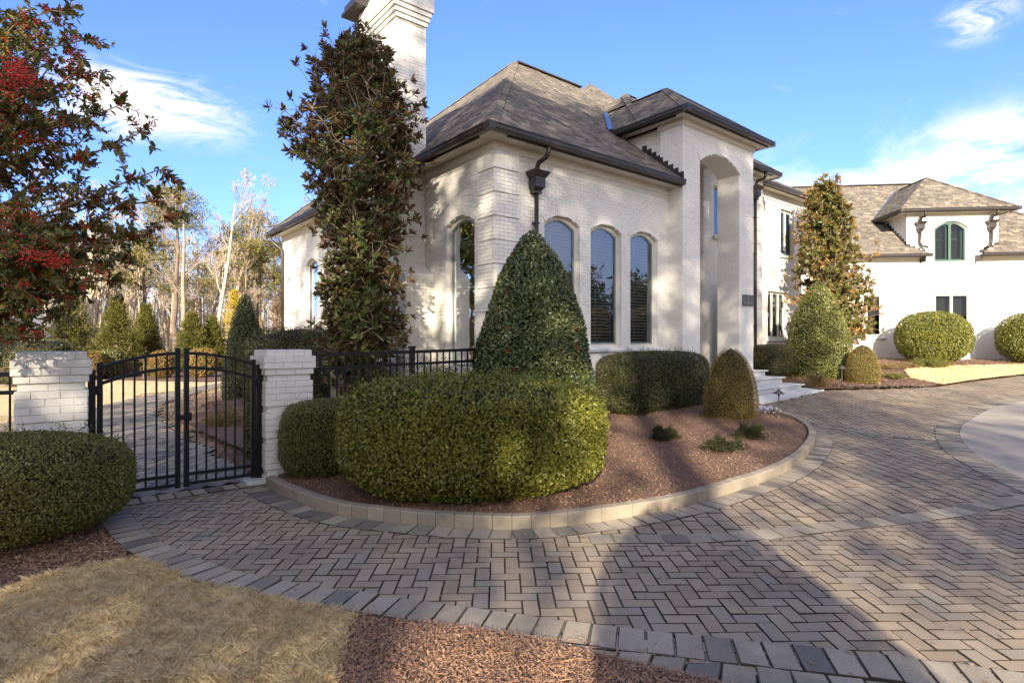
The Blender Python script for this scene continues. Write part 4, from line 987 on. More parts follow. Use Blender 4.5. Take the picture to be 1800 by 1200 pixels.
# front steps
steps = thing('front_steps', (6, 13, 0), 'broad white stone steps rising to the arched entrance', 'steps')
for k, (n0, z, t1) in enumerate(((-.22, .78, 3.83), (-.78, .62, 3.68), (-1.34, .46, 3.60))):
    g = G(); box_on(g, FP, -.18, t1 - .05, n0 + .05, 3.0 if k == 0 else n0 + .75, z - .16, z - .045); st = g.build('step_riser', STONE, steps)
    pr = [(0, -.045), (-.025, -.035), (-.035, -.02), (-.025, -.005), (-.01, 0), (3.0 - n0 if k == 0 else .68, 0), (3.0 - n0 if k == 0 else .68, -.045)]
    g = G(); g.prism(pr, FP(-.2, n0, z), FP(t1, n0, z), n3); g.build('tread', STONE, steps)
g = G(); 
V = [FP(-.2, -1.36, 0), FP(3.6, -1.30, 0), FP(3.6, -1.86, 0), FP(-.2, -1.86, 0)]; V = [np.array((v[0], v[1], gz(v[0], v[1]) + .006)) for v in V]; 
zz = [v + z3 * (.03) for v in V]; g.add([v - z3 * .2 for v in V] + zz, [BOXF]); box_on(g, FP, -.17, 3.53, -1.29, -.5, .05, .31); g.build('base_slab', STONE, steps)
flush_bricks(); flush_shingles(); flush_caps()
c = np.array([s[0] for s in SOF]); emit('soffit_board', house, P_BOX, mat4(c, np.array([s[1] for s in SOF]), np.array([s[2] for s in SOF])), TRIM, 300, 'soffit_boards')
g = G(); box_on(g, FA, .1, 13.5, .3, 12.8, -.1, -.05); g.build('floor_slab', INT, house)

# ------------------------------------------------------------------ gate, pillars, fences
def pillar(o, label):
    root = thing('brick_pillar', (*o, 0), label, 'gate pillar', 'brick pillars either side of the garden gate')
    f = Fr(o, U, N_); S = .48; cs = []; ax = []; dm = []; n = 21; g = G()
    g.box(f(S / 2, S / 2, .75), [u3, n3, z3], (S - .03, S - .03, 1.49))
    for k in range(n):
        top = n - 1 - k; e = {0: .012, 1: .048, 2: .048, 3: .028}.get(top)
        if e is None: e = 0. if (top - 4) % 5 == 0 else .022
        z = (k + .5) * COURSE + .005; s = S + 2 * e; L = (s - .005) / (2.25)
        g.box(f(S / 2, S / 2, z), [u3, n3, z3], (s - .008, s - .008, COURSE - .001))
        for side in range(4):
            d, i = ((u3, n3), (n3, -u3), (-u3, -n3), (-n3, u3))[side]; c0 = f(S / 2, S / 2, z) - i * (s / 2 - .006)
            cut = [-s / 2, -s / 2 + (.11 if (k + side) % 2 else .21)]
            while cut[-1] < s / 2 - .06: cut.append(min(cut[-1] + .21, s / 2))
            if cut[-1] < s / 2: cut[-1] = s / 2
            for a, b in zip(cut[:-1], cut[1:]):
                cs.append(c0 + d * (a + b) / 2 + i * R.normal(0, .0008)); ax.append(np.array([d, i, z3]) + R.normal(0, .002, (3, 3))); dm.append((b - a - .006, .022, COURSE - .0075))
    g.build('core', MORTAR, root); emit('brick', root, P_BOX, mat4(cs, ax, dm), WHITE, 300, 'bricks', np.array([c @ np.array((.1, 1, 0)) for c in np.array(cs)]))
pillar(RK, 'white brick pillar right of the gate beside the small clipped shrub')
LK = RK - 2.14 * U
pillar(LK, 'white brick pillar left of the gate behind the clipped shrub, dappled with shade')
FG = Fr(RK + .16 * N_, -U, N_)               # gate line, t runs to the left from the right pillar
def post(t, z0, z1, s, label, f=FG, name='gate_post'):
    c = f(t, 0, 0); r = thing(name, (c[0], c[1], 0), label, 'gate post', 'square posts that carry the gate'); g = G(); g.box(f(t, 0, (z0 + z1) / 2), [f.d, f.i, z3], (s, s, z1 - z0)); g.build('post', IRON, r)
    g = G(); g.box(f(t, 0, z1 + .008), [f.d, f.i, z3], (s + .008, s + .008, .016)); g.build('post_cap', IRON, r)
post(.05, 0, 1.32, .062, 'black square post fixed to the pillar right of the gate'); post(1.60, 0, 1.30, .062, 'black square post fixed to the pillar left of the gate')
def gate(t_out, t_in, label, latch):
    s = 1 if t_in > t_out else -1; c = FG(t_out, 0, 0); r = thing('gate_leaf', (c[0], c[1], 0), label, 'gate', 'two leaves of the garden gate')
    def zt(t): q = abs(t - .825) / .75; return 1.475 - .155 * q * q
    for t, z in ((t_out, zt(t_out) + .045), (t_in, zt(t_in) + .045)):
        g = G(); g.box(FG(t, 0, (z + .05) / 2), [FG.d, FG.i, z3], (.048, .048, z - .05)); st = g.build('stile', IRON, r)
        g = G(); g.box(FG(t, 0, z + .006), [FG.d, FG.i, z3], (.054, .054, .012)); g.build('stile_cap', IRON, st)
    for dz in (0, .155):
        g = G(); q = np.linspace(t_out, t_in, 11)
        for a, b in zip(q[:-1], q[1:]): g.bar(FG(a, 0, zt(a) - dz), FG(b, 0, zt(b) - dz), .036, .032)
        g.build('arched_rail', IRON, r)
    for z in (.085, .185):
        g = G(); g.box(FG((t_out + t_in) / 2, 0, z), [FG.d, FG.i, z3], (abs(t_in - t_out), .034, .034)); g.build('bottom_rail', IRON, r)
    for q in np.linspace(t_out, t_in, 8)[1:-1]:
        g = G(); g.box(FG(q, 0, (zt(q) + .08) / 2), [FG.d, FG.i, z3], (.0175, .0175, zt(q) - .08)); g.build('picket', IRON, r)
    for z in (.32, 1.12):
        g = G(); g.box(FG(t_out - s * .03, 0, z), [FG.d, FG.i, z3], (.05, .03, .09)); g.build('hinge', IRON, r)
    if latch:
        g = G(); g.box(FG(t_in + s * .02, -.045, .80), [FG.d, FG.i, z3], (.11, .04, .05)); g.box(FG(t_in - s * .02, -.03, .80), [FG.d, FG.i, z3], (.045, .05, .09)); g.build('latch', IRON, r)
        g = G(); g.tube([FG(t_in - .02, -.04, .64), FG(t_in - .09, -.07, .64)], .008, 6); g.build('latch_handle', IRON, r)
gate(.115, .785, 'right leaf of the black arched gate, carrying the latch', True); gate(1.535, .867, 'left leaf of the black arched gate, hinged by the dappled pillar', False)
def fence(f, t0, t1, label, ztop=1.44, posts=(), slope=.0):
    c = f(t0, 0, 0); r = thing('iron_fence', (c[0], c[1], 0), label, 'fence', 'black picket fences on either side of the gate')
    zz = lambda t: ztop + slope * (t - t0)
    for dz, h in ((0, .042), (.165, .036)):
        g = G(); g.bar(f(t0, 0, zz(t0) - dz), f(t1, 0, zz(t1) - dz), .036, h); g.build('rail', IRON, r)
    g = G(); g.bar(f(t0, 0, zz(t0) - 1.25), f(t1, 0, zz(t1) - 1.25), .034, .034); g.build('rail', IRON, r)
    for p in posts:
        g = G(); g.box(f(p, 0, zz(p) / 2 + .02), [f.d, f.i, z3], (.062, .062, zz(p) + .06)); po = g.build('post', IRON, r)
        g = G(); g.box(f(p, 0, zz(p) + .065), [f.d, f.i, z3], (.076, .076, .03)); g.build('post_cap', IRON, po)
    for q in np.arange(t0 + .06, t1, .104):
        if any(abs(q - p) < .05 for p in posts): continue
        g = G(); g.box(f(q, 0, zz(q) - .64), [f.d, f.i, z3], (.0175, .0175, 1.27)); g.build('picket', IRON, r)
FF = Fr(RK + .16 * N_, U, N_)
fence(FF, .5, 4.6, 'black picket fence running from the right pillar towards the big cone shrub', 1.43, (1.93, 3.8), .02)
FG2 = Fr(LK + .16 * N_, -U, N_)
fence(FG2, .0, 5.5, 'black picket fence at the left edge beyond the left pillar', 1.30, (2.2, 4.4))
# threshold at the gate
g = G()
g.box(np.array((*(RK + .1 * N_ - .12 * U), .02)), [u3, n3, z3], (.22, .3, .04)); tag(g.build('threshold', STONE, None), 'pale stone threshold under the closed gate at the foot of the right pillar', 'threshold')

# ------------------------------------------------------------------ path lights
def path_light(x, y, label):
    z = float(gz(x, y)) + .07; r = thing('path_light', (x, y, z), label, 'garden light', 'bronze path lights in the mulch beds')
    g = G(); g.tube([(x, y, z - .1), (x, y, z + .46)], .011, 8); g.build('stem', LAMPM, r, None, True)
    g = G(); g.lathe((x, y, z), [(.022, .0), (.022, .05), (.012, .06)], 10); g.build('ground_collar', LAMPM, r)
    g = G(); m = 20; a = np.arange(m) / m * 2 * math.pi; rr = .10 * (1 + .05 * np.cos(5 * a))
    V = [np.stack([x + k * rr * np.cos(a), y + k * rr * np.sin(a), np.full(m, z + q)], 1) for k, q in ((1.0, .455), (.96, .468), (.62, .495), (.34, .515), (.2, .53), (.16, .55), (.0001, .555))]
    j = np.arange(m); F = np.concatenate([np.stack([i * m + j, i * m + (j + 1) % m, (i + 1) * m + (j + 1) % m, (i + 1) * m + j], 1) for i in range(6)]); g.add(np.concatenate(V), [F]); g.build('shade', LAMPM, r)
    g = G(); g.lathe((x, y, z + .41), [(.018, 0), (.022, .05)], 10); g.build('lamp_holder', LAMPM, r)
lx, ly = at(1369, 742); path_light(lx, ly, 'bronze path light with a flared shade beside the front kerb and white flowers')
lx, ly = at(1480, 681); path_light(lx, ly, 'bronze path light in the far bed between the dry shrub and the egg shaped shrub')

# ------------------------------------------------------------------ vegetation
def leaves(P, N, L, Wd, up=.15, tang=.9, outw=.55, flat=.55, fold=.12):
    n = len(P); r = R.normal(size=(n, 3)); t = unit(r - (r * N).sum(1, keepdims=True) * N)
    d = unit(t * tang + N * outw * R.uniform(.2, 1.6, (n, 1)) + np.array((0, 0, up))); q = unit(N + flat * R.normal(size=(n, 3)))
    s = unit(np.cross(d, q)); nn_ = np.cross(s, d); L = (L * R.uniform(.65, 1.25, n))[:, None]; Wd = (Wd * R.uniform(.75, 1.2, n))[:, None]
    V = np.stack([P, P + d * L * .45 + s * Wd / 2 + nn_ * Wd * fold, P + d * L - nn_ * L * .06, P + d * L * .45 - s * Wd / 2 + nn_ * Wd * fold], 1)
    a = np.arange(n)[:, None] * 4; F = np.concatenate([a + [0, 1, 2], a + [0, 2, 3]])
    return V.reshape(-1, 3), F
def leafobj(name, P, N, L, Wd, mat, root, rnd=None, kind=None, **k):
    V, F = leaves(P, N, L, Wd, **k); rnd = R.random(len(P)) if rnd is None else rnd
    me = make_mesh(name, V - ORG[root], [F], np.repeat(np.clip(rnd, 0, .999), 4), False, mat); return link(name, me, root, kind)
def sup_r(d, a, b, c, p, q): 
    x = (np.abs(d[:, 0] / a)**p + np.abs(d[:, 1] / b)**p)**(q / p) + np.abs(d[:, 2] / c)**q
    return x**(-1 / q)
def super_surface(n, a, b, c, p, q, amp, seed, inset=.12, k=3.0):
    d = unit(R.normal(size=(n, 3))); d = unit(d * (a, b, c)); r = sup_r(d, a, b, c, p, q); P = d * r[:, None]
    e = 1e-3; x, y, z = P.T
    gx = np.sign(x) * np.abs(x / a)**(p - 1) / a; gy = np.sign(y) * np.abs(y / b)**(p - 1) / b; gq = (np.abs(x / a)**p + np.abs(y / b)**p + 1e-6)**(q / p - 1)
    N = unit(np.stack([gx * gq, gy * gq, np.sign(z) * np.abs(z / c)**(q - 1) / c], 1))
    dd = lump(P, k, amp, seed, 2) + lump(P, 11, amp * .55, seed + 1, 1) - np.abs(R.normal(0, 1, n)) * inset * .5
    return P + N * dd[:, None], N, dd
def clipped(name, o, size, label, cat, mat, n, L, Wd, ang=0., p=2.4, q=3.5, amp=.02, group=None, seed=1, inset=.10, dz=0., gaps=0., sprigs=0, core=.88):
    """clipped shrub standing at o, size = half widths and height"""
    a, b, h = size; z0 = float(gz(*o)) + dz; r = thing(name, (*o, z0), label, cat, group); c = h / 2
    P, N, dd = super_surface(n, a, b, c, p, q, amp, seed, inset)
    k = P[:, 2] > -c + .02; 
    if gaps: k &= ~((lump(P, 6, 1, seed + 9, 2) > 1.0 - gaps) & (R.random(len(P)) < .7))
    P, N, dd = P[k], N[k], dd[k]
    ca, sa = math.cos(ang), math.sin(ang); Rm = np.array([[ca, sa, 0], [-sa, ca, 0], [0, 0, 1.]])
    W0 = (P @ Rm) + (*o, z0 + c); Nw = N @ Rm
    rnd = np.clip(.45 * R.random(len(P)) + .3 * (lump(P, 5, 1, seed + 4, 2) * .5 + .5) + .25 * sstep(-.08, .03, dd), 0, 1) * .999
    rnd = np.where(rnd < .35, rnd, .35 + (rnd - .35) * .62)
    rnd = np.where(R.random(len(P)) < .03, .85 + .1 * R.random(len(P)), rnd)
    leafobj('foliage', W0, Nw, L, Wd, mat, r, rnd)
    if sprigs:
        i = R.integers(0, len(P), sprigs); q_ = W0[i] + Nw[i] * .0; pp = []; nv = []
        for j in range(4): pp.append(q_ + (Nw[i] * .6 + (0, 0, .8)) * (.018 * (j + .5))); nv.append(unit(Nw[i] * .4 + R.normal(0, .8, q_.shape)))
        leafobj('sprigs', np.concatenate(pp), np.concatenate(nv), L, Wd, mat, r)
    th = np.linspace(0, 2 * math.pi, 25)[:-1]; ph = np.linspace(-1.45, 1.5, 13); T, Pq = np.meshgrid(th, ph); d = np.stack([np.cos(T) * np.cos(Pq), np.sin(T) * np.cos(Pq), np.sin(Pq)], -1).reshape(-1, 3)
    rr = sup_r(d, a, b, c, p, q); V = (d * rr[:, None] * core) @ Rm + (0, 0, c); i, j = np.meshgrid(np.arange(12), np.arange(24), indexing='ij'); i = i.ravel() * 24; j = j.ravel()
    F = np.stack([i + j, i + (j + 1) % 24, i + 24 + (j + 1) % 24, i + 24 + j], 1); link('dark_hull', make_mesh('dark_hull', V, [F], None, True, CORE), r)
    g = G(); 
    for _ in range(5): a_ = R.uniform(0, 6.28); g.tube([(o[0] + .05 * math.cos(a_), o[1] + .05 * math.sin(a_), z0 - .05), (o[0] + .3 * a * math.cos(a_), o[1] + .3 * b * math.sin(a_), z0 + h * .4)], .012, 5)
    g.build('stem', TWIG, r)
    return r
def cone(name, o, h, rad, label, cat, mat, n, L, Wd, prof, seed=1, amp=.03, group=None, berries=0, inset=.1, dz=0., core=.85, up=.15, smooth_rnd=None, outw=.55):
    z0 = float(gz(*o)) + dz; r = thing(name, (*o, z0), label, cat, group)
    zz = np.linspace(0, 1, 60); rz = np.array([prof(z) for z in zz]); wgt = rz + .06; cdf = np.cumsum(wgt); cdf /= cdf[-1]
    t = np.interp(R.random(n), cdf, zz); a = R.uniform(0, 2 * math.pi, n); rr = np.interp(t, zz, rz) * rad; sl = -np.gradient(rz * rad, zz * h); s_ = np.interp(t, zz, sl)
    N = unit(np.stack([np.cos(a), np.sin(a), np.clip(s_, -1, 3)], 1)); P = np.stack([rr * np.cos(a), rr * np.sin(a), t * h], 1)
    dd = lump(P, 3, amp, seed, 2) + lump(P, 9, amp * .6, seed + 1, 1) - np.abs(R.normal(0, 1, n)) * inset * .5; P = P + N * dd[:, None]; P[:, 2] = np.maximum(P[:, 2], .03)
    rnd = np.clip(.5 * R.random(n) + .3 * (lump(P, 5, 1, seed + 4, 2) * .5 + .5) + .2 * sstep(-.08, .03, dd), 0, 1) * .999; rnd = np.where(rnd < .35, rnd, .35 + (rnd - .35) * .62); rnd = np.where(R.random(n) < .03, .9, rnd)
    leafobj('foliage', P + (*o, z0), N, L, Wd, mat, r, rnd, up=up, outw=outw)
    g = G(); g.lathe((0, 0, 0), [(max(.002, prof(z) * rad * core), z * h * .97 + .02) for z in np.linspace(0, 1, 14)], 20); me = make_mesh('dark_hull', np.concatenate(g.V), [np.concatenate(v) for v in g.P.values()], None, True, CORE); link('dark_hull', me, r)
    g = G(); g.tube([(*o, z0 - .1), (*o, z0 + h * .3)], .05, 8); g.build('trunk', BARK, r)
    if berries:
        i = R.choice(n, berries // 7); c = np.repeat(P[i] + N[i] * .02, 7, 0) + R.normal(0, .016, (len(i) * 7, 3)) + (*o, z0); berry_obj(c, .0075, r)
    return r
ICO = None
def berry_obj(c, rad, root, name='berries'):
    s = np.array([[1, 0, 0], [-1, 0, 0], [0, 1, 0], [0, -1, 0], [0, 0, 1], [0, 0, -1]], float); 
    d = np.array([[1, 1, 1], [1, 1, -1], [1, -1, 1], [1, -1, -1], [-1, 1, 1], [-1, 1, -1], [-1, -1, 1], [-1, -1, -1]], float) / 1.732
    V0 = np.concatenate([s, d]); F = []
    for k, v in enumerate(d):
        ix = [0 if v[0] > 0 else 1, 2 if v[1] > 0 else 3, 4 if v[2] > 0 else 5]
        o = ix if np.linalg.det(s[ix]) > 0 else ix[::-1]; q = 6 + k; F += [[o[0], o[1], q], [o[1], o[2], q], [o[2], o[0], q]]
    F = np.array(F); n = len(c); rr = rad * R.uniform(.75, 1.2, (n, 1, 1)); V = V0[None] * rr + c[:, None]
    me = make_mesh(name, V.reshape(-1, 3) - ORG[root], [(F[None] + np.arange(n)[:, None, None] * 14).reshape(-1, 3)], np.repeat(R.random(n), 14), True, BERRY); return link(name, me, root, 'stuff')
def tubes(P0_, P1_, r0, r1, m=5):
    P0_, P1_ = np.asarray(P0_, float), np.asarray(P1_, float); n = len(P0_); d = unit(P1_ - P0_); up = np.where(np.abs(d[:, 2:3]) > .9, np.array([[1., 0, 0]]), np.array([[0, 0, 1.]]))
    x = unit(np.cross(up, d)); y = np.cross(d, x); a = np.arange(m) / m * 2 * math.pi; c, s = np.cos(a)[None, :, None], np.sin(a)[None, :, None]; ringv = c * x[:, None] + s * y[:, None]
    V = np.concatenate([P0_[:, None] + ringv * np.asarray(r0)[:, None, None], P1_[:, None] + ringv * np.asarray(r1)[:, None, None]], 1)
    j = np.arange(m); F = np.stack([j, (j + 1) % m, m + (j + 1) % m, m + j], 1); return V.reshape(-1, 3), (F[None] + np.arange(n)[:, None, None] * 2 * m).reshape(-1, 4)
def grow(seed, h, r, depth=4, spread=.6, kids=(3, 5), up=.35, bend=.16, crown=.35, shrink=.62, minr=.008, lens=.62, sub=5, fork=0.):
    """branch skeleton: segments (p0,p1,r0,r1,level)"""
    rg = np.random.default_rng(seed); S = []; T = []; st = [(np.zeros(3), unit(np.array((rg.normal(0, .05), rg.normal(0, .05), 1.))), h, r, 0)]
    while st:
        p, d, L, rr, lv = st.pop(); n = sub + (3 if lv == 0 else 0); q = [p]; dirs = [d]
        for i in range(n):
            d = unit(d + rg.normal(0, bend * (1 if lv else .35), 3) + np.array((0, 0, up * .12 if lv else .03))); p = p + d * L / n; q.append(p); dirs.append(d)
        rad = [max(minr, rr * (1 - .75 * i / n)) for i in range(n + 1)]
        for i in range(n): S.append((q[i], q[i + 1], rad[i], rad[i + 1], lv))
        if lv >= depth: T.append((q[-1], dirs[-1])); continue
        k = rg.integers(kids[0], kids[1] + 1) + (3 if lv == 0 else 0); lo = crown if lv == 0 else .2
        for t in np.sort(rg.uniform(lo, 1, k)):
            i = min(int(t * n), n - 1); f = t * n - i; b = q[i] * (1 - f) + q[i + 1] * f; dd = dirs[i]; x = rg.normal(size=3); x = unit(x - (x @ dd) * dd)
            nd = unit(dd * (1 - spread * .6) + x * spread + np.array((0, 0, up * .5))); taper = (1 - t * .45)
            st.append((b, nd, L * lens * taper * rg.uniform(.6, 1.1) * (1 if lv else .75), max(minr, rad[i] * shrink), lv + 1))
    return S, T
def wood(name, S, mat, parent, og=(0, 0, 0), lv=(0, 9), m=6, kind=None):
    s = [x for x in S if lv[0] <= x[4] <= lv[1]]
    if not s: return None
    V, F = tubes([x[0] for x in s], [x[1] for x in s], np.array([x[2] for x in s]), np.array([x[3] for x in s]), m)
    return link(name, make_mesh(name, V, [F], None, True, mat), parent, kind)
def copy_tree(src, loc, rz, s, label=None, group=None):
    r = src.copy(); col.objects.link(r); r.location = loc; r.rotation_euler = (0, 0, rz); r.scale = (s, s, s * R.uniform(.92, 1.08)); ORG[r] = np.array(loc, float)
    if label: r['label'] = label
    if group: r['group'] = group
    for c in list(src.children):
        k = c.copy(); col.objects.link(k); k.parent = r
        for c2 in c.children:
            k2 = c2.copy(); col.objects.link(k2); k2.parent = k
    return r

# clipped shrubs of the front bed
clipped('clipped_hedge', (-.43, 6.16), (1.40, 1.10, 1.14), 'large clipped yellow green hedge in the middle, bulging over the front kerb', 'hedge', L_HEDGE, 84000, .042, .019, .06, 2.7, 3.8, .05, None, 3, .13, .06, .55, 2600, .88)
clipped('clipped_shrub', (-2.17, 6.70), (.55, .5, .90), 'small rounded clipped shrub between the right gate pillar and the large hedge', 'shrub', L_BOX, 30000, .022, .012, .3, 2.3, 3.4, .02, None, 8, .07, .03, .2, 500)
clipped('clipped_shrub', (-4.12, 4.72), (.84, .74, .79), 'rounded clipped shrub at the left edge in front of the left pillar', 'shrub', L_BOX, 56000, .024, .0125, -.35, 2.5, 3.2, .022, None, 12, .08, .02, .3, 900)
hol = lambda z: (np.sqrt(max(0, 1 - z**1.25))) * (.93 + .07 * min(1, z * 8)) * (1 - .12 * z) if z < 1 else 0
def conep(z): return max(0., (1 - z**1.9))**.70 * (.9 + .1 * min(1., z * 6)) 
cone('cone_holly', (.31, 8.55), 3.22, .98, 'tall conical holly with a few red berries standing before the near corner of the house', 'clipped holly', L_HOLLY, 44000, .058, .032, conep, 5, .05, 'cone shaped hollies', 420, .12)
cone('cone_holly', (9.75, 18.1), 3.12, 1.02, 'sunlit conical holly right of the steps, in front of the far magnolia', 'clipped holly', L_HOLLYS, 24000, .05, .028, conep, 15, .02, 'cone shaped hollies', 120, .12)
clipped('dark_hedge', (2.95, 11.72), (1.55, .48, 1.20), 'long dark clipped hedge under the tall arched windows', 'hedge', L_DARK, 44000, .034, .019, math.atan2(U[1], U[0]), 4, 4.5, .025, None, 20, .08, .04, .3, 400)
egg = lambda z: max(0., 1 - max(0., (z - .05) / .95)**2.3)**.55 * (.9 + .1 * min(1., z * 4))
cone('egg_shrub', (4.13, 10.75), 1.34, .50, 'golden brown egg shaped shrub at the foot of the front steps', 'shrub', L_GOLD, 30000, .016, .010, egg, 25, .01, 'egg shaped clipped shrubs', 0, .05, dz=.03)
cone('egg_shrub', (10.2, 16.55), 1.12, .47, 'golden egg shaped shrub in the far bed beside the path light', 'shrub', L_GOLD, 14000, .022, .014, egg, 26, .012, 'egg shaped clipped shrubs', 0, .05, dz=.03)
clipped('dark_hedge', (8.15, 17.8), (.75, .5, 1.05), 'short square clipped hedge tucked behind the right end of the steps', 'hedge', L_DARK, 14000, .034, .02, math.atan2(U[1], U[0]), 4, 4, .02, None, 30, .08, .03)
clipped('ball_shrub', (17.25, 23.3), (1.40, 1.05, 2.12), 'big round clipped shrub before the garage wing, left of the other one', 'shrub', L_HEDGE, 26000, .06, .034, 0, 2.3, 2.5, .04, 'round shrubs before the garage wing', 40, .16)
clipped('ball_shrub', (21.4, 23.1), (1.5, 1.05, 2.1), 'big round clipped shrub before the garage wing at the right edge', 'shrub', L_HEDGE, 22000, .06, .034, 0, 2.3, 2.5, .04, 'round shrubs before the garage wing', 41, .16)
# low loose shrubs
def loose(name, o, rad, h, label, mat, n, L=.05, Wd=.01, group=None, cat='low shrub', dz=.085, twigs=TWIG):
    z0 = float(gz(*o)) + dz; r = thing(name, (*o, z0), label, cat, group); k = 34; bp = []; S = []
    for i in range(k):
        a = R.uniform(0, 6.28); e = R.uniform(.15, 1.25); ln = rad * R.uniform(.55, 1.0) if e < .7 else h * R.uniform(.6, 1); d = np.array((math.cos(a) * math.cos(e), math.sin(a) * math.cos(e), math.sin(e) * h / rad * .8)); p = np.zeros(3)
        for j in range(5): q = p + d * ln / 5 + R.normal(0, .02 * rad, 3) - (0, 0, .004 * j); q[2] = max(q[2], .01); S.append((p, q, .006, .004, 1)); bp.append((p, q)); p = q
    i = R.integers(0, len(bp), n); t = R.random((n, 1)); A = np.array([b[0] for b in bp])[i]; B = np.array([b[1] for b in bp])[i]; P = A + (B - A) * t + R.normal(0, rad * .055, (n, 3)); P[:, 2] = np.maximum(P[:, 2], .01)
    N = unit(B - A + R.normal(0, .5, (n, 3)) + (0, 0, .3)); leafobj('foliage', P + (*o, z0), N, L, Wd, mat, r, None, tang=.5, outw=1.0); wood('stems', S, twigs, r, m=4); return r
for (px, py, rad, h, lab) in ((1167, 781, .32, .3, 'small dark spreading juniper alone in the front mulch bed, nearest the large hedge'), (1272, 800, .36, .3, 'small spreading juniper in the front mulch bed nearest the curved kerb'), (1317, 778, .36, .36, 'small dense juniper in the front mulch bed behind the other two, nearest the path light')):
    loose('juniper', at(px, py), rad, h, lab, L_JUN, 7500, .045, .010, 'three small junipers in the front bed')
loose('dry_shrub', at(1440, 683), .55, .58, 'dry brown wispy shrub beside the steps in the far bed', L_BRN, 5200, .045, .012)
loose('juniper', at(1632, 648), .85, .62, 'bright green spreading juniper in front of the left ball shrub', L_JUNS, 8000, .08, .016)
loose('low_shrub', at(1562, 651), .62, .35, 'low tawny shrub in the far bed right of the egg shaped shrub', L_BRN, 3500, .06, .016)
loose('low_shrub', at(1593, 650), .5, .35, 'low tawny shrub against the left foot of the round shrub', L_BRN, 2500, .06, .016)
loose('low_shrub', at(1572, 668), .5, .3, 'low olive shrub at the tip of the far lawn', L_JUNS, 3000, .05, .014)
# white pansies
fx, fy = at(1341, 731); fl = thing('pansies', (fx, fy, float(gz(fx, fy)) + .07), 'cluster of small white and lilac flowers beside the egg shaped shrub', 'flowers')
c = R.normal(0, 1, (90, 2)) * (.12, .09) + (fx, fy); P = np.column_stack([c, gz(c[:, 0], c[:, 1]) + .1 + R.uniform(0, .09, 90)]); P = np.repeat(P, 5, 0) + R.normal(0, .006, (450, 3)); 
leafobj('petals', P, unit(np.array((0, -.6, .8)) + R.normal(0, .3, (450, 3))), .026, .022, PETAL, fl, kind='stuff', outw=.1); P2 = P[:450] - (0, 0, .05); leafobj('leaves', P2, unit(R.normal(0, .5, (450, 3)) + (0, 0, 1)), .035, .015, L_HEDGE, fl)
g = G()                                     # pale edging stones in the far bed
cs = np.array([at(px, py) for px, py in zip(np.linspace(1456, 1618, 46), 685 - R.uniform(.5, 2.5, 46))]); 
er = thing('edging_stones', (*cs[0], .4), 'line of small pale stones along the front of the far mulch bed', 'edging stones')
rr = R.uniform(.015, .04, len(cs)); M = mat4(np.column_stack([cs, gz(cs[:, 0], cs[:, 1]) + .07]), [np.linalg.qr(R.normal(size=(3, 3)))[0] for _ in cs], np.stack([rr * 2, rr * 1.3, rr], 1)); emit('stone', er, chamfer(.22, .25, .3), M, PAVG, 60)

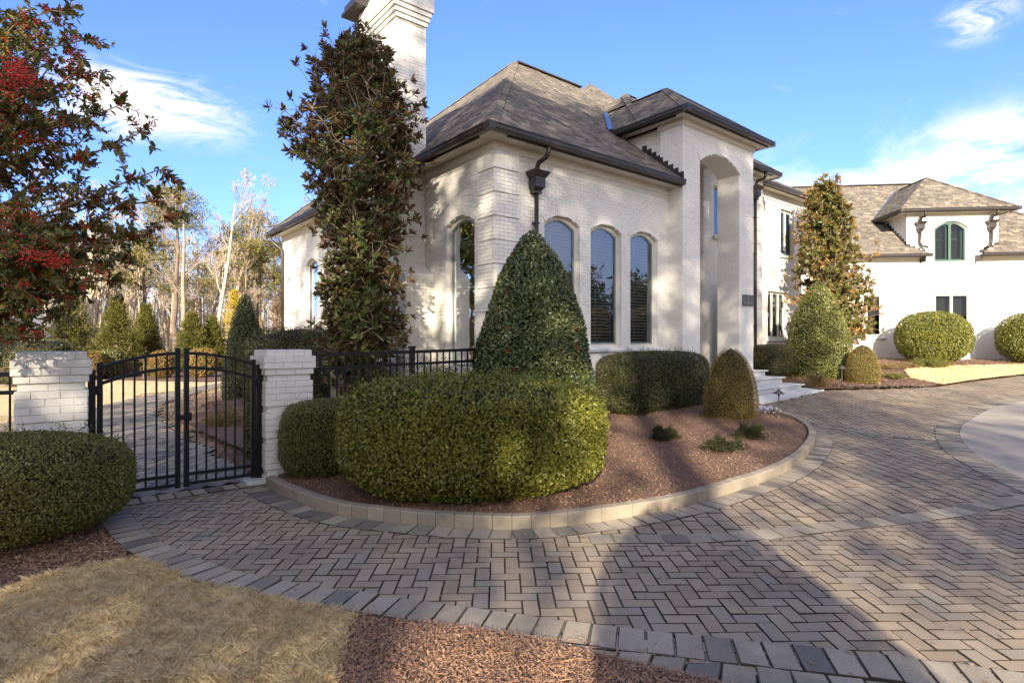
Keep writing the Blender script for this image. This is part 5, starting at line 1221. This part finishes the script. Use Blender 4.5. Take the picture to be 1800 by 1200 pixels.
# magnolias: rosettes of long leaves on limbs
def magnolia(o, h, env, label, mat, nros, seed, Lf=.15, lean=(0, 0), group=None, per=11, trunk_r=.085):
    z0 = float(gz(*o)); r = thing('magnolia', (*o, z0), label, 'tree', group); rg = np.random.default_rng(seed); S = []; ros = []; dirs = []
    tr = [np.array((lean[0] * t + .06 * math.sin(t * 5), lean[1] * t + .05 * math.cos(t * 4) - .05, t * h)) for t in np.linspace(0, .97, 16)]
    for i in range(15): S.append((tr[i], tr[i + 1], trunk_r * (1 - i / 16) + .01, trunk_r * (1 - (i + 1) / 16) + .01, 0))
    t2 = [tr[3] + np.array((.28 * math.sin(min(1, k / 4) * 1.5), .05, (tr[-1][2] * .82 - tr[3][2]) * k / 9)) for k in range(10)]
    for i in range(9): S.append((t2[i], t2[i + 1], trunk_r * .7 * (1 - i / 11), trunk_r * .7 * (1 - (i + 1) / 11), 0))
    nb = int(nros / 7.5)
    for _ in range(nb):
        t = rg.uniform(.07, 1.0)**.92; a = rg.uniform(0, 6.28); b = np.array([np.interp(t * .97, np.linspace(0, .97, 16), [q[k] for q in tr]) for k in range(3)])
        rad = env(t, a) * rg.uniform(.55, 1.06); d = np.array((math.cos(a), math.sin(a), rg.uniform(.1, .75))); n = 5; p = b - (0, 0, .15 * rad * d[2]); tipd = unit(d)
        for j in range(n):
            q = p + d * np.array((1, 1, .6 + .2 * j)) * rad / n + rg.normal(0, .03, 3); S.append((p, q, .022 * (1 - j / 7) + .003, .022 * (1 - (j + 1) / 7) + .003, 1))
            if j >= 1:
                for s_ in range(2 if j < 4 else 3):
                    e = q + rg.normal(0, .16, 3) + (0, 0, .08); S.append((q, e, .007, .004, 2)); ros.append(e); dirs.append(unit(e - q + d * .1 + (0, 0, .1)))
            p = q
        ros.append(p); dirs.append(tipd)
    ros = np.array(ros); dirs = np.array(dirs); 
    k = rg.random(len(ros)) < min(1, nros / len(ros)); ros, dirs = ros[k], dirs[k]; n = len(ros); P = np.repeat(ros, per, 0); D = np.repeat(dirs, per, 0)
    x = R.normal(size=P.shape); x = unit(x - (x * D).sum(1, keepdims=True) * D); el = R.uniform(.15, 1.25, (len(P), 1)); d = unit(D * np.sin(el) + x * np.cos(el)); P = P - D * R.uniform(0, .1, (len(P), 1)) * (1 - np.sin(el))
    nl_ = unit(D - (D * d).sum(1, keepdims=True) * d + R.normal(0, .3, P.shape)); s = unit(np.cross(d, nl_)); nv = np.cross(s, d); L = (Lf * R.uniform(.6, 1.2, len(P)))[:, None]; Wd = L * .36
    V = np.stack([P, P + d * L * .35 + s * Wd / 2 + nv * Wd * .12, P + d * L * .72 + s * Wd * .36 + nv * Wd * .05, P + d * L - nv * L * .1, P + d * L * .72 - s * Wd * .36 + nv * Wd * .05, P + d * L * .35 - s * Wd / 2 + nv * Wd * .12], 1)
    m = len(P); a = np.arange(m)[:, None] * 6; F = np.concatenate([a + [0, 1, 2, 3], a + [0, 3, 4, 5]])
    rn = np.repeat(np.repeat(R.random(n), per) * .4 + R.random(m) * .6, 6); k = R.random(m) < .05; rn = np.where(np.repeat(k, 6), .9, rn * .7)
    link('foliage', make_mesh('foliage', V.reshape(-1, 3), [F], rn, False, mat), r); wood('trunk', S, BARK, r, lv=(0, 0), m=9); wood('branches', S, BARK, r, lv=(1, 2), m=4); return r
def env1(t, a):
    return np.interp(t, [0, .1, .2, .35, .43, .5, .57, .64, .73, .79, .86, .93, 1], [.45, .62, .66, .70, .72, .88, 1.1, 1.2, 1.26, .98, .76, .60, .34]) * (1 + .12 * math.sin(2.0 * a + 9 * t) + .10 * math.cos(3 * a - 14 * t)) 
magnolia((-3.05, 11.25), 6.15 + 1.35, env1, 'tall slender magnolia with bronze backed leaves beside the chimney', L_MAG, 3400, 4, .145, (.09, 0), 'two magnolias against the house')
def env2(t, a): return np.interp(t, [0, .08, .3, .5, .7, .85, 1], [.6, 1.05, 1.2, 1.15, .85, .55, .2]) * (1 + .18 * math.sin(3 * a + 6 * t))
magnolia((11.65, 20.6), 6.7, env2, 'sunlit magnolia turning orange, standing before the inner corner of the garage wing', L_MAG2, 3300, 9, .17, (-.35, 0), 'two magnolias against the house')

# berry laden holly overhanging from the left
def foreground_holly():
    o = np.array((-5.9, 5.3)); r = thing('berry_holly', (*o, 0), 'leafy holly tree heavy with red berries reaching in from the upper left', 'tree'); S = []; tw = []
    trunk = [np.array((0, 0, 0.)), np.array((.05, 0, 1.0)), np.array((.0, .05, 2.0)), np.array((.1, 0, 3.0)), np.array((.1, .05, 4.2)), np.array((.15, 0, 5.6))]
    for a, b, i in zip(trunk[:-1], trunk[1:], range(5)): S.append((a, b, .12 - .018 * i, .102 - .018 * i, 0))
    def W(px, py, Y): return np.array(((px - 900) / 1000 * Y, Y, EYE + (600 - py) / 1000 * Y)) - (*o, 0)
    tips = [(118, 22, 4.7, 1), (150, 70, 4.5, 1.), (180, 128, 4.6, 1), (210, 185, 4.4, 1), (248, 232, 4.3, 1), (280, 298, 4.2, 1.), (150, 215, 4.8, .9), (90, 262, 4.5, 1), (60, 300, 4.9, .9), (200, 345, 4.5, 1), (268, 352, 4.4, 1), (292, 385, 4.3, 1), (262, 402, 4.5, 1),
        (214, 452, 4.4, 1), (192, 492, 4.6, 1), (150, 470, 4.3, 1), (120, 520, 4.7, 1), (100, 548, 4.9, 1), (60, 585, 4.6, 1), (20, 600, 4.3, 1), (30, 40, 4.2, 1), (70, 110, 4.2, 1), (110, 150, 4.9, 1), (60, 180, 4.1, 1), (120, 205, 4.3, 1), (20, 240, 4.2, 1), (40, 360, 4.2, 1), (110, 390, 4.5, 1), (60, 430, 4.1, 1), (90, 480, 4.4, 1), (20, 500, 4.2, 1), (30, 550, 4.8, 1), (160, 400, 4.9, 1), (5, 150, 3.9, 1), (10, 440, 4.0, 1), (75, 60, 4.8, 1), (-30, 300, 4.5, 1), (-60, 120, 4.6, 1), (-60, 500, 4.8, 1), (130, 330, 4.7, 1),
        (45, 85, 5.2, 1), (95, 215, 5.2, 1), (15, 320, 5.2, 1), (70, 395, 5.3, 1), (130, 440, 5.1, 1), (45, 480, 5.3, 1), (85, 120, 4.0, 1), (40, 140, 4.6, 1), (20, 200, 4.9, 1), (100, 420, 4.2, 1), (60, 520, 4.9, 1), (10, 560, 5.0, 1), (5, 20, 4.9, 1), (-25, 390, 4.3, 1), (-20, 60, 4.5, 1)]
    rg = np.random.default_rng(21)
    for px, py, Y, f in tips:
        e = W(px, py, Y); zt = e[2] + (.5 if py < 320 else .1); b = np.array((.05, 0, np.clip(zt - .55 * np.linalg.norm(e[:2]) + .3, 1.5, 5.2))); mid = (b + e) / 2 + np.array((0, 0, .28 + .1 * rg.normal())); t = np.linspace(0, 1, 11)[:, None]; C = (1 - t)**2 * b + 2 * t * (1 - t) * mid + t * t * e
        C[1:-1] += rg.normal(0, .025, C[1:-1].shape)
        for i in range(10): S.append((C[i], C[i + 1], .026 * (1 - i / 11) + .0025, .026 * (1 - (i + 1) / 11) + .0025, 1))
        main = unit(C[-1] - C[-2])
        for i in range(4, 11):
            ns = 5 if i < 10 else 3
            for _ in range(ns):
                L = rg.uniform(.14, .42) * (1 - .04 * i); d = unit(main * .7 + rg.normal(0, .55, 3) + (0, 0, -.12)); p = C[i]
                for j in range(3): q = p + d * L / 3 + (0, 0, -.006 * j) + rg.normal(0, .008, 3); S.append((p, q, .004, .0025, 2)); tw.append((p, q)); p = q
            tw.append((C[i - 1], C[i]))
    A = np.array([a for a, _ in tw]); B = np.array([b for _, b in tw]); n = 36000; i = R.integers(0, len(tw), n); t = R.random((n, 1)); P = A[i] + (B[i] - A[i]) * t; ax = unit(B[i] - A[i]); x = R.normal(size=P.shape); x = unit(x - (x * ax).sum(1, keepdims=True) * ax)
    d = unit(ax * .5 + x * .9 + (0, 0, .05)); q = unit(np.array((0, -.2, 1.)) + .55 * R.normal(size=P.shape)); s = unit(np.cross(d, q)); nv = np.cross(s, d); L = (.058 * R.uniform(.6, 1.2, n))[:, None]; Wd = L * .46
    V = np.stack([P, P + d * L * .4 + s * Wd / 2 + nv * Wd * .15, P + d * L - nv * L * .14, P + d * L * .4 - s * Wd / 2 + nv * Wd * .15, P + d * L * .75 + s * Wd * .32, P + d * L * .75 - s * Wd * .32], 1)
    a = np.arange(n)[:, None] * 6; F = np.concatenate([a + [0, 1, 4, 2], a + [0, 2, 5, 3]]); rn = R.random(n) * .7; rn = np.where(R.random(n) < .07, .88, rn)
    link('foliage', make_mesh('foliage', V.reshape(-1, 3), [F], np.repeat(rn, 6), False, L_FHOL), r)
    ncl = 2700; i = R.integers(0, len(tw), ncl); c = A[i] + (B[i] - A[i]) * R.random((ncl, 1)); k = R.integers(4, 15, ncl); c = np.repeat(c, k, 0) + R.normal(0, .015, (k.sum(), 3)); berry_obj(c + (*o, 0), .0058, r)
    # two heavy bunches that hang in the sun
    for px, py, Y, m in ((22, 100, 3.9, 150), (38, 128, 3.85, 190), (8, 165, 3.8, 80), (55, 240, 4.2, 60), (95, 470, 4.1, 120), (70, 455, 4.0, 90)):
        e = W(px, py, Y); j = np.argmin(np.linalg.norm(B - e, axis=1)); e = B[j] * .4 + e * .6; S.append((B[j], e, .004, .003, 2)); berry_obj(e + R.normal(0, 1, (m, 3)) * (.055, .05, .028) + (*o, 0), .0062, r)
    wood('trunk', S, BARK, r, lv=(0, 0), m=10); wood('branches', S, BARK, r, lv=(1, 2), m=4)
foreground_holly()

# potted topiary in the entrance recess
c = FE(3.78, -.42, .78); tp = thing('potted_topiary', tuple(c), 'narrow clipped evergreen in a dark pot inside the entrance arch', 'potted plant'); g = G(); g.lathe(c, [(.16, 0), (.21, .36), (.23, .38), (.23, .42), (.18, .42)], 18); g.build('pot', TERRA, tp)
n = 9000; t = R.random(n); a = R.uniform(0, 6.28, n); rr = .19 * np.sqrt(np.clip(1 - t**3, 0, 1)) * R.uniform(.8, 1.05, n); P = np.stack([rr * np.cos(a), rr * np.sin(a), .42 + t * 2.3], 1) + c; leafobj('foliage', P, unit(np.stack([np.cos(a), np.sin(a), 0 * a + .2], 1)), .04, .02, L_HOLLY, tp)

# things behind the iron fence near the chimney
magx = thing('sparse_shrub', (-1.9, 10.9, 0), 'thin leafy shrub on the chimney base behind the right fence', 'shrub'); P = []; 
n = 2600; P = np.stack([R.uniform(-3.2, -1.2, n), 11.2 + R.uniform(-.4, .2, n), R.uniform(.05, 1.3, n)**1.0], 1); k = lump(P, 4, 1, 77, 2) > -.2; P = P[k]; leafobj('foliage', P, unit(R.normal(size=P.shape) + (0, -.5, .3)), .045, .02, L_HOLLY, magx)
S = [(np.array((x, .3 * R.normal() * .3, 0.)), np.array((x + R.normal() * .25, R.normal() * .1, R.uniform(.8, 1.3))), .008, .004, 1) for x in R.uniform(-1.2, .6, 22)]; wood('stems', S, TWIG, magx, m=4)
clipped('leafy_shrub', (-5.5, 15.5), (1.9, 1.1, 2.05), 'dark leafy shrub mass behind the right gate pillar by the rear window', 'shrub', L_DARK, 16000, .06, .03, .9, 2.4, 2.6, .12, None, 50, .3)
clipped('leafy_shrub', (-4.0, 12.1), (.8, .7, 1.35), 'shady brown green shrub under the magnolia beyond the fence', 'shrub', L_DARK, 9000, .05, .022, .9, 2.2, 2.4, .12, None, 51, .3)
loose('bushy_clump', (-5.3, 10.4), .55, .62, 'olive green rounded bush beyond the gate at the edge of the path lawn', L_GOLD, 5200, .035, .014, None, 'low shrub', .0)
cone('narrow_shrub', (-3.45, 7.85), 1.42, .24, 'narrow upright green shrub just inside the right gate leaf', 'shrub', L_HEDGE, 9000, .03, .016, lambda z: max(0., 1 - z**6)**.5 * (.9 + .1 * math.sin(6 * z)), 60, .03)
cone('cone_holly', (-7.4, 15.8), 2.95, .62, 'dark narrow cone shaped holly behind the right leaf of the gate', 'clipped holly', L_HOLLY, 18000, .045, .025, conep, 61, .03, 'cone shaped hollies')
g = G(); bx = thing('utility_box', (-3.3, 11.6, 0), 'pale grey utility cabinet behind the fence beside the magnolia trunk', 'cabinet'); g.zbox((-3.62, 11.35, 0), (-3.25, 11.75, 1.15)); g.build('cabinet', CONC, bx); g = G(); g.zbox((-3.60, 11.335, .08), (-3.27, 11.352, 1.1)); g.build('cabinet_door', CONC, bx)

# garden beyond the gate
ever_prof = lambda z: max(.0, (1 - z))**.95 * (.86 + .14 * min(1, z * 5)) + .01
def evergreen(o, h, rad, label, mat=L_EVER, n=22000, seed=1, L=.11, group='evergreens beyond the back lawn'):
    z0 = float(gz(*o)); r = thing('evergreen_tree', (*o, z0), label, 'evergreen', group); rg = np.random.default_rng(seed); S = [(np.zeros(3), np.array((0, 0, h * .95)), .1, .01, 0)]; P = []; N = []
    nb = 330
    for i in range(nb):
        t = rg.random()**1.15 * .97; a = rg.uniform(0, 6.28); rr = rad * ever_prof(t) * rg.uniform(.72, 1.12) + .05; b = np.array((0, 0, t * h * .95 + .05)); e = b + np.array((math.cos(a) * rr, math.sin(a) * rr, rr * rg.uniform(.1, .5))); S.append((b, e, .018, .005, 1)); m = n // nb; f = rg.random((m, 1))**.6
        P.append(b + (e - b) * f + rg.normal(0, .07 + .03 * rad, (m, 3)) * f); N.append(np.tile(unit(e - b + np.array((0, 0, .25))), (m, 1)))
    P = np.concatenate(P) + (*o, z0); P[:, 2] = np.maximum(P[:, 2], z0 + .03); N = np.concatenate(N); leafobj('foliage', P, unit(N + .35 * R.normal(size=N.shape)), L, L * .36, mat, r, None, tang=.45, outw=1.1, up=.1); wood('trunk', S, BARKD, r, lv=(0, 0)); wood('branches', S, BARKD, r, lv=(1, 1), m=3); return r
def bpos(px, Y): return ((px - 900) / 1000 * Y, Y)
evergreen(bpos(128, 30), 4.6, 1.75, 'broad olive evergreen, largest and leftmost of the row beyond the back lawn', seed=1)
evergreen(bpos(206, 27), 3.75, 1.25, 'evergreen second from left in the row, behind the grey clipped ball', seed=2)
evergreen(bpos(257, 30), 3.65, 1.05, 'small dark evergreen left of the gate centre, between bare trunks', seed=3)
evergreen(bpos(338, 30), 3.2, 1.15, 'short evergreen right of the gate centre behind the russet ball', seed=4)
evergreen(bpos(374, 31), 3.0, .85, 'slim olive evergreen between the short one and the yellow conifer', seed=5)
evergreen(bpos(-15, 29), 4.5, 1.6, 'evergreen partly hidden by the berry holly at the left edge', seed=6)
evergreen(bpos(412, 32), 4.7, 1.25, 'bright yellow conifer in front of the bare wood', L_YEL, 6500, 7, .12, 'yellow conifers')
evergreen(bpos(372, 34), 2.9, .6, 'small yellow tipped conifer left of the big yellow one', L_YEL, 3000, 8, .12, 'yellow conifers')
balls = [(72, 26, 1.25, 1.2, L_DARK, 'big dark clipped hedge block left of the pillar beyond the lawn', 1.7), (118, 24, .62, .95, L_BOX, 'grey green clipped ball just above the left pillar', None), (160, 24, .52, 1.15, L_VAR, 'golden russet clipped ball right above the left pillar cap', None), (190, 25, .55, 1.25, L_BOX, 'grey green clipped ball right of the golden russet one', None), (283, 25, .5, 1.15, L_VAR, 'golden clipped ball left of the gate centre', None), (356, 25.5, .62, 1.3, L_VAR, 'russet clipped ball with a grey crown right of the gate centre', None), (222, 26, .45, .6, L_BRN, 'low russet shrub seen through the left gate leaf', None)]
for i, (px, Y, rad, h, mat, lab, _) in enumerate(balls):
    clipped('ball_topiary', bpos(px, Y), (rad, rad, h if i else 1.75), lab, 'clipped ball' if i else 'hedge', mat, 5000, .07, .04, 0, 2.2, 2.8 if i else 4, .04, 'clipped balls beyond the back lawn' if i else None, 70 + i, .1)
g = G(); o = bpos(20, 27); clipped('leafy_hedge', (o[0], o[1]), (2.2, .8, 1.6), 'dark hedge at the left edge beyond the back lawn', 'hedge', L_DARK, 9000, .07, .04, 0, 4, 4, .08, None, 90, .2)
o = bpos(30, 20.5); clipped('leafy_hedge', o, (.9, .6, .7), 'low dull shrub seen through the left picket fence', 'shrub', L_BRN, 4000, .05, .025, 0, 2.4, 2.4, .06, None, 91, .2)
# bare stems: small twiggy shrubs and a spreading bare tree by the house
def bare(o, seed, label, cat, h, r, name='bare_tree', mat=BARKP, group=None, sc_=1., **k):
    z0 = float(gz(*o)); t = thing(name, (*o, z0), label, cat, group); S, T = grow(seed, h, r, **k); wood('trunk', S, mat, t, lv=(0, 0), m=8); wood('branches', S, mat, t, lv=(1, 9), m=3); return t
bare(bpos(252, 24.5), 31, 'pinkish bare twiggy shrub between two clipped balls', 'bare shrub', .95, .03, 'bare_shrub', TWIG, None, depth=3, spread=.9, kids=(4, 6), crown=.1, minr=.006)
bare(bpos(470, 22), 33, 'low bare purple brown tree spreading beside the far corner of the house', 'bare tree', 2.6, .07, 'bare_tree', TWIG, None, depth=4, spread=.75, kids=(5, 6), crown=.12, minr=.008, up=.6, lens=.85)
bare(bpos(155, 38), 35, 'largest pale bare tree, towering behind the leftmost evergreen', 'bare tree', 11.5, .30, 'bare_tree', BARKP, None, depth=5, spread=.75, kids=(4, 5), crown=.33, minr=.010, up=.25, lens=.70, bend=.14, shrink=.55)
bare(bpos(375, 36), 38, 'pale forked bare tree right of the gate centre, tallest of the thin trunks', 'bare tree', 10.5, .16, 'bare_tree', BARKP, None, depth=4, spread=.6, kids=(5, 6), crown=.35, minr=.010, up=.5, shrink=.5, bend=.11)
bare(bpos(322, 37), 39, 'slanting dark bare tree behind the centre of the gate', 'bare tree', 10.5, .18, 'bare_tree', BARK, None, depth=4, spread=.7, kids=(5, 6), crown=.3, minr=.010, up=.3, shrink=.5, bend=.11)
# the wood: prototypes copied as single trees
protos = []; PK = [(13, .17, BARKP, 6), (12, .13, BARKP, 7), (14, .2, BARK, 8), (11, .10, BARKP, 9), (13, .16, BARK, 10), (9, .09, BARKP, 11)]
spots = []
for row, (Y, n) in enumerate(((46, 11), (52, 13), (58, 14), (65, 16), (72, 16))):
    for i in range(n): spots.append((-1.02 * Y + (i + R.uniform(.1, .9)) / n * .66 * Y, Y + R.uniform(-3, 3)))
for i, (x, y) in enumerate(spots):
    q = i % 6
    if len(protos) <= q:
        h, rr, m, sd_ = PK[q]; t = bare((x, y), 100 + sd_, 'bare pale trunk in the thick of the wood behind the garden', 'bare tree', h * .86, rr, 'bare_tree', m, 'bare trees of the wood', depth=4, spread=.55, kids=(5, 6), crown=.3, minr=.011, up=.6, sub=4, lens=.58, shrink=.48, bend=.1); protos.append(t)
    else: copy_tree(protos[q], (x, y, 0), R.uniform(0, 6.28), R.uniform(.8, 1.12))
def pine(o, h, seed, label, group=None, rad=2.4, n=5200, cr=.6, mat=L_PINE, L=.34, loc=None):
    z0 = float(gz(*o)); r = thing('pine_tree', (*o, z0), label, 'pine', group); rg = np.random.default_rng(seed); S = []; p = np.zeros(3)
    for i in range(9): q = p + np.array((rg.normal(0, .1), rg.normal(0, .1), h / 9)); S.append((p, q, .24 * (1 - i / 11), .24 * (1 - (i + 1) / 11), 0)); p = q
    P = []; N = []; nb = 46
    for i in range(nb):
        t = rg.uniform(cr, 1.0); b = np.array((0, 0, t * h)); a = rg.uniform(0, 6.28); rr = rad * math.sqrt(max(.05, 1 - ((t - cr) / (1 - cr) - .35)**2 / .5)) * rg.uniform(.45, 1.1); e = b + np.array((math.cos(a) * rr, math.sin(a) * rr, rr * rg.uniform(-.05, .45))); md = (b + e) / 2 + (0, 0, .15)
        S += [(b, md, .05, .03, 1), (md, e, .03, .015, 1)]
        for c, w_ in ((e, 1.), (md + (e - md) * .4, .7)):
            m = int(n / nb / 2 * w_); c_ = c + rg.normal(0, .12, 3); P.append(c_ + rg.normal(0, 1, (m, 3)) * (.42, .42, .24)); N.append(unit(rg.normal(0, 1, (m, 3)) + (0, 0, .6)))
    P = np.concatenate(P) + (*o, z0); N = np.concatenate(N); leafobj('foliage', P, N, L, L * .18, mat, r, None, tang=.6, outw=1.); wood('trunk', S, BARKD, r, lv=(0, 0), m=8); wood('branches', S, BARKD, r, lv=(1, 1), m=4); return r
pine(bpos(307, 42), 12.6, 201, 'pine with a clear rounded crown rising highest above the gate', None, 2.1, 5200, .78)
pine(bpos(250, 43), 9.2, 202, 'broad pine crown behind the largest bare tree', None, 2.9, 6500, .6)
pp = pine(bpos(420, 47), 11.0, 203, 'pine in the wood near the far corner of the house, left of the group', 'pines of the wood', 3.0, 6500, .5)
for px, Y, s, lab in ((462, 50, 1.05, 'pine behind the yellow conifer beside the house corner'), (480, 64, 1.1, 'pine rising just left of the far eave of the house'), (200, 60, 1.0, 'pine deep in the wood behind the second evergreen'), (120, 58, 1.05, 'pine deep in the wood behind the leftmost evergreen'), (355, 66, 1.0, 'pine deep in the wood right of the gate centre'), (40, 56, 1.1, 'pine at the left edge behind the berry holly')):
    x, y = bpos(px, Y); copy_tree(pp, (x, y, 0), R.uniform(0, 6.28), s, lab)
x, y = 45.5, 52.; copy_tree(pp, (x, y, .9), 1., 1.1, 'pine peeping over the right end of the garage roof')
# undergrowth and the far wood as one mass
n = 26000; X = R.uniform(-85, -8, n); Y = R.uniform(50, 92, n); Z = R.random(n)**1.3 * 7.5; k = (X / Y > -1.05) & (X / Y < -.33); P = np.stack([X, Y, Z], 1)[k]; 
um = thing('undergrowth', (-30, 60, 0), None, None); um['kind'] = 'stuff'
S = []; m = 700; X = R.uniform(-90, -12, m); Y = R.uniform(66, 96, m); a = np.stack([X, Y, 0 * X], 1); b = a + np.stack([R.normal(0, .9, m), R.normal(0, .9, m), R.uniform(6, 14, m)], 1)
V, F = tubes(a, b, R.uniform(.05, .16, m), np.full(m, .02), 4); link('far_trunks', make_mesh('far_trunks', V - (-30, 60, 0), [F], None, False, BARKP), um, 'stuff')
m = 9000; i = R.integers(0, 700, m); t = R.uniform(.3, 1.05, (m, 1)); c = a[i] + (b[i] - a[i]) * t; d = R.normal(0, 1, (m, 3)) * (1, 1, .7) + (0, 0, .5); V, F = tubes(c, c + unit(d) * R.uniform(.8, 2.2, (m, 1)), np.full(m, .02), np.full(m, .01), 3); link('far_twigs', make_mesh('far_twigs', V - (-30, 60, 0), [F], None, False, BARKP), um, 'stuff')
leafobj('dry_leaves', P, unit(R.normal(size=P.shape)), .22, .14, L_BRN, um, kind='stuff')
# neighbour's house glimpsed at the left
nh = thing('neighbour_house', (-46, 50, 0), 'grey roofed house glimpsed low behind the hedge at the left', 'house'); g = G(); g.zbox((-52, 50, 0), (-40, 58, 2.0)); g.build('wall', HOUSE_G, nh)
g = G(); g.add([(-53, 49.4, 2), (-39.4, 49.4, 2), (-39.4, 58.6, 2), (-53, 58.6, 2), (-49.5, 54, 4.3), (-43, 54, 4.3)], [[[0, 1, 5, 4], [2, 3, 4, 5]], [[1, 2, 5], [3, 0, 4]]]); g.build('roof', HOUSE_R, nh)

# trees that stand behind the viewer: they shade the drive and are mirrored in the panes
def shade_tree(o, h, rad, seed, label, cr=.3, n=2600, L=.5):
    r = thing('roadside_tree', (*o, 0), label, 'tree', 'trees across the drive behind the viewer'); rg = np.random.default_rng(seed); nb = 60; P = []; N = []; S = [(np.zeros(3), np.array((0, 0, h * .97)), .28, .05, 0)]
    for i in range(nb):
        t = rg.uniform(cr, 1); a = rg.uniform(0, 6.28); rr = rad * math.sqrt(max(.03, 1 - ((t - cr) / (1 - cr) * 1.25 - .25)**2)) * rg.uniform(.3, 1); b = np.array((0, 0, t * h)); e = b + np.array((math.cos(a) * rr, math.sin(a) * rr, rr * .15)); S.append((b - (0, 0, .4), e, .06, .02, 1)); m = n // nb
        P.append(e + rg.normal(0, 1, (m, 3)) * (.75, .75, .5)); N.append(unit(rg.normal(0, 1, (m, 3))))
    P = np.concatenate(P) + (*o, 0); leafobj('foliage', P, np.concatenate(N), L, L * .5, L_EVER, r); wood('trunk', S, BARKD, r, lv=(0, 0)); wood('branches', S, BARKD, r, lv=(1, 1), m=4); return r
SHADE = [  # x, y, height, radius, where the crown starts
    (-8.2, -21, 20.5, 2.5, .55), (-11.6, -22, 20, 2.6, .52),     (-4.8, -21, 21, 2.6, .56), (-1.2, -20, 23, 3.0, .50), (2.0, -22, 23, 2.6, .50), (-2.2, -27, 23, 3.0, .56), (1.2, -28, 24, 3.0, .52), (6.6, -24, 12.4, 2.6, .3),
    (-6.6, -20, 8.7, 1.9, .1), (-4.4, -20, 11.6, 1.2, .72), (-5.4, -20, 11.7, 1.2, .72), (2.0, -19, 10.0, 2.3, .1), (4.3, -20, 10.6, 2.4, .1), (7.9, -20, 10.4, 2.4, .1), (11.8, -21, 10.6, 2.5, .1), (16.5, -22, 9.6, 2.6, .1), (-8.6, -19, 10.2, 1.0, .4)]
for i, (x, y, h, rd, c_) in enumerate(SHADE): shade_tree((x, y), h, rd, 300 + i, 'dense dark roadside tree out of view whose shade crosses the drive', c_, 2700 if h > 14 else (2800 if rd == 1.2 else 450 if rd == 1.9 else 1900), .42)
for i, (x, y) in enumerate([(-32, 14), (-36, 22), (-30, 6)]): shade_tree((x, y), 12, 4.5, 320 + i, 'dark tree added out of view on the left to darken the side window reflection', .05, 7000, .6)  # added out of frame so the side pane mirrors something dark
for i, (x, y, h, rd) in enumerate([(40, 4, 7.5, 2.6), (43, 9, 8.2, 3), (45, 14, 7.4, 3), (44, -3, 9, 3), (50, 20, 8.5, 3)]): shade_tree((x, y), h, rd, 330 + i, 'dark tree across the street, seen only as a reflection in the tall windows', .35, 2400)
for i, (x, y) in enumerate([(36, 5), (37, 10), (39, 15)]): clipped('russet_hedge', (x, y), (1.8, 2.6, 4.2), 'tall russet hedge across the street, seen only as a reflection', 'hedge', L_BRN, 6000, .16, .09, 0, 2.4, 2.6, .25, 'russet hedge across the street', 95 + i, .3)
# made-up clipped cone, added behind the viewer to throw a shadow on the pavers
cone('shadow_cone', (.55, -2.6), 2.85, 1.1, 'invented evergreen behind the viewer, shaped to cast the round topped shadow on the pavers', 'clipped evergreen', L_DARK, 14000, .06, .03, lambda z: max(0., 1 - z**2.6)**.6 * (1 + .10 * math.sin(9 * z)), 99, .08)
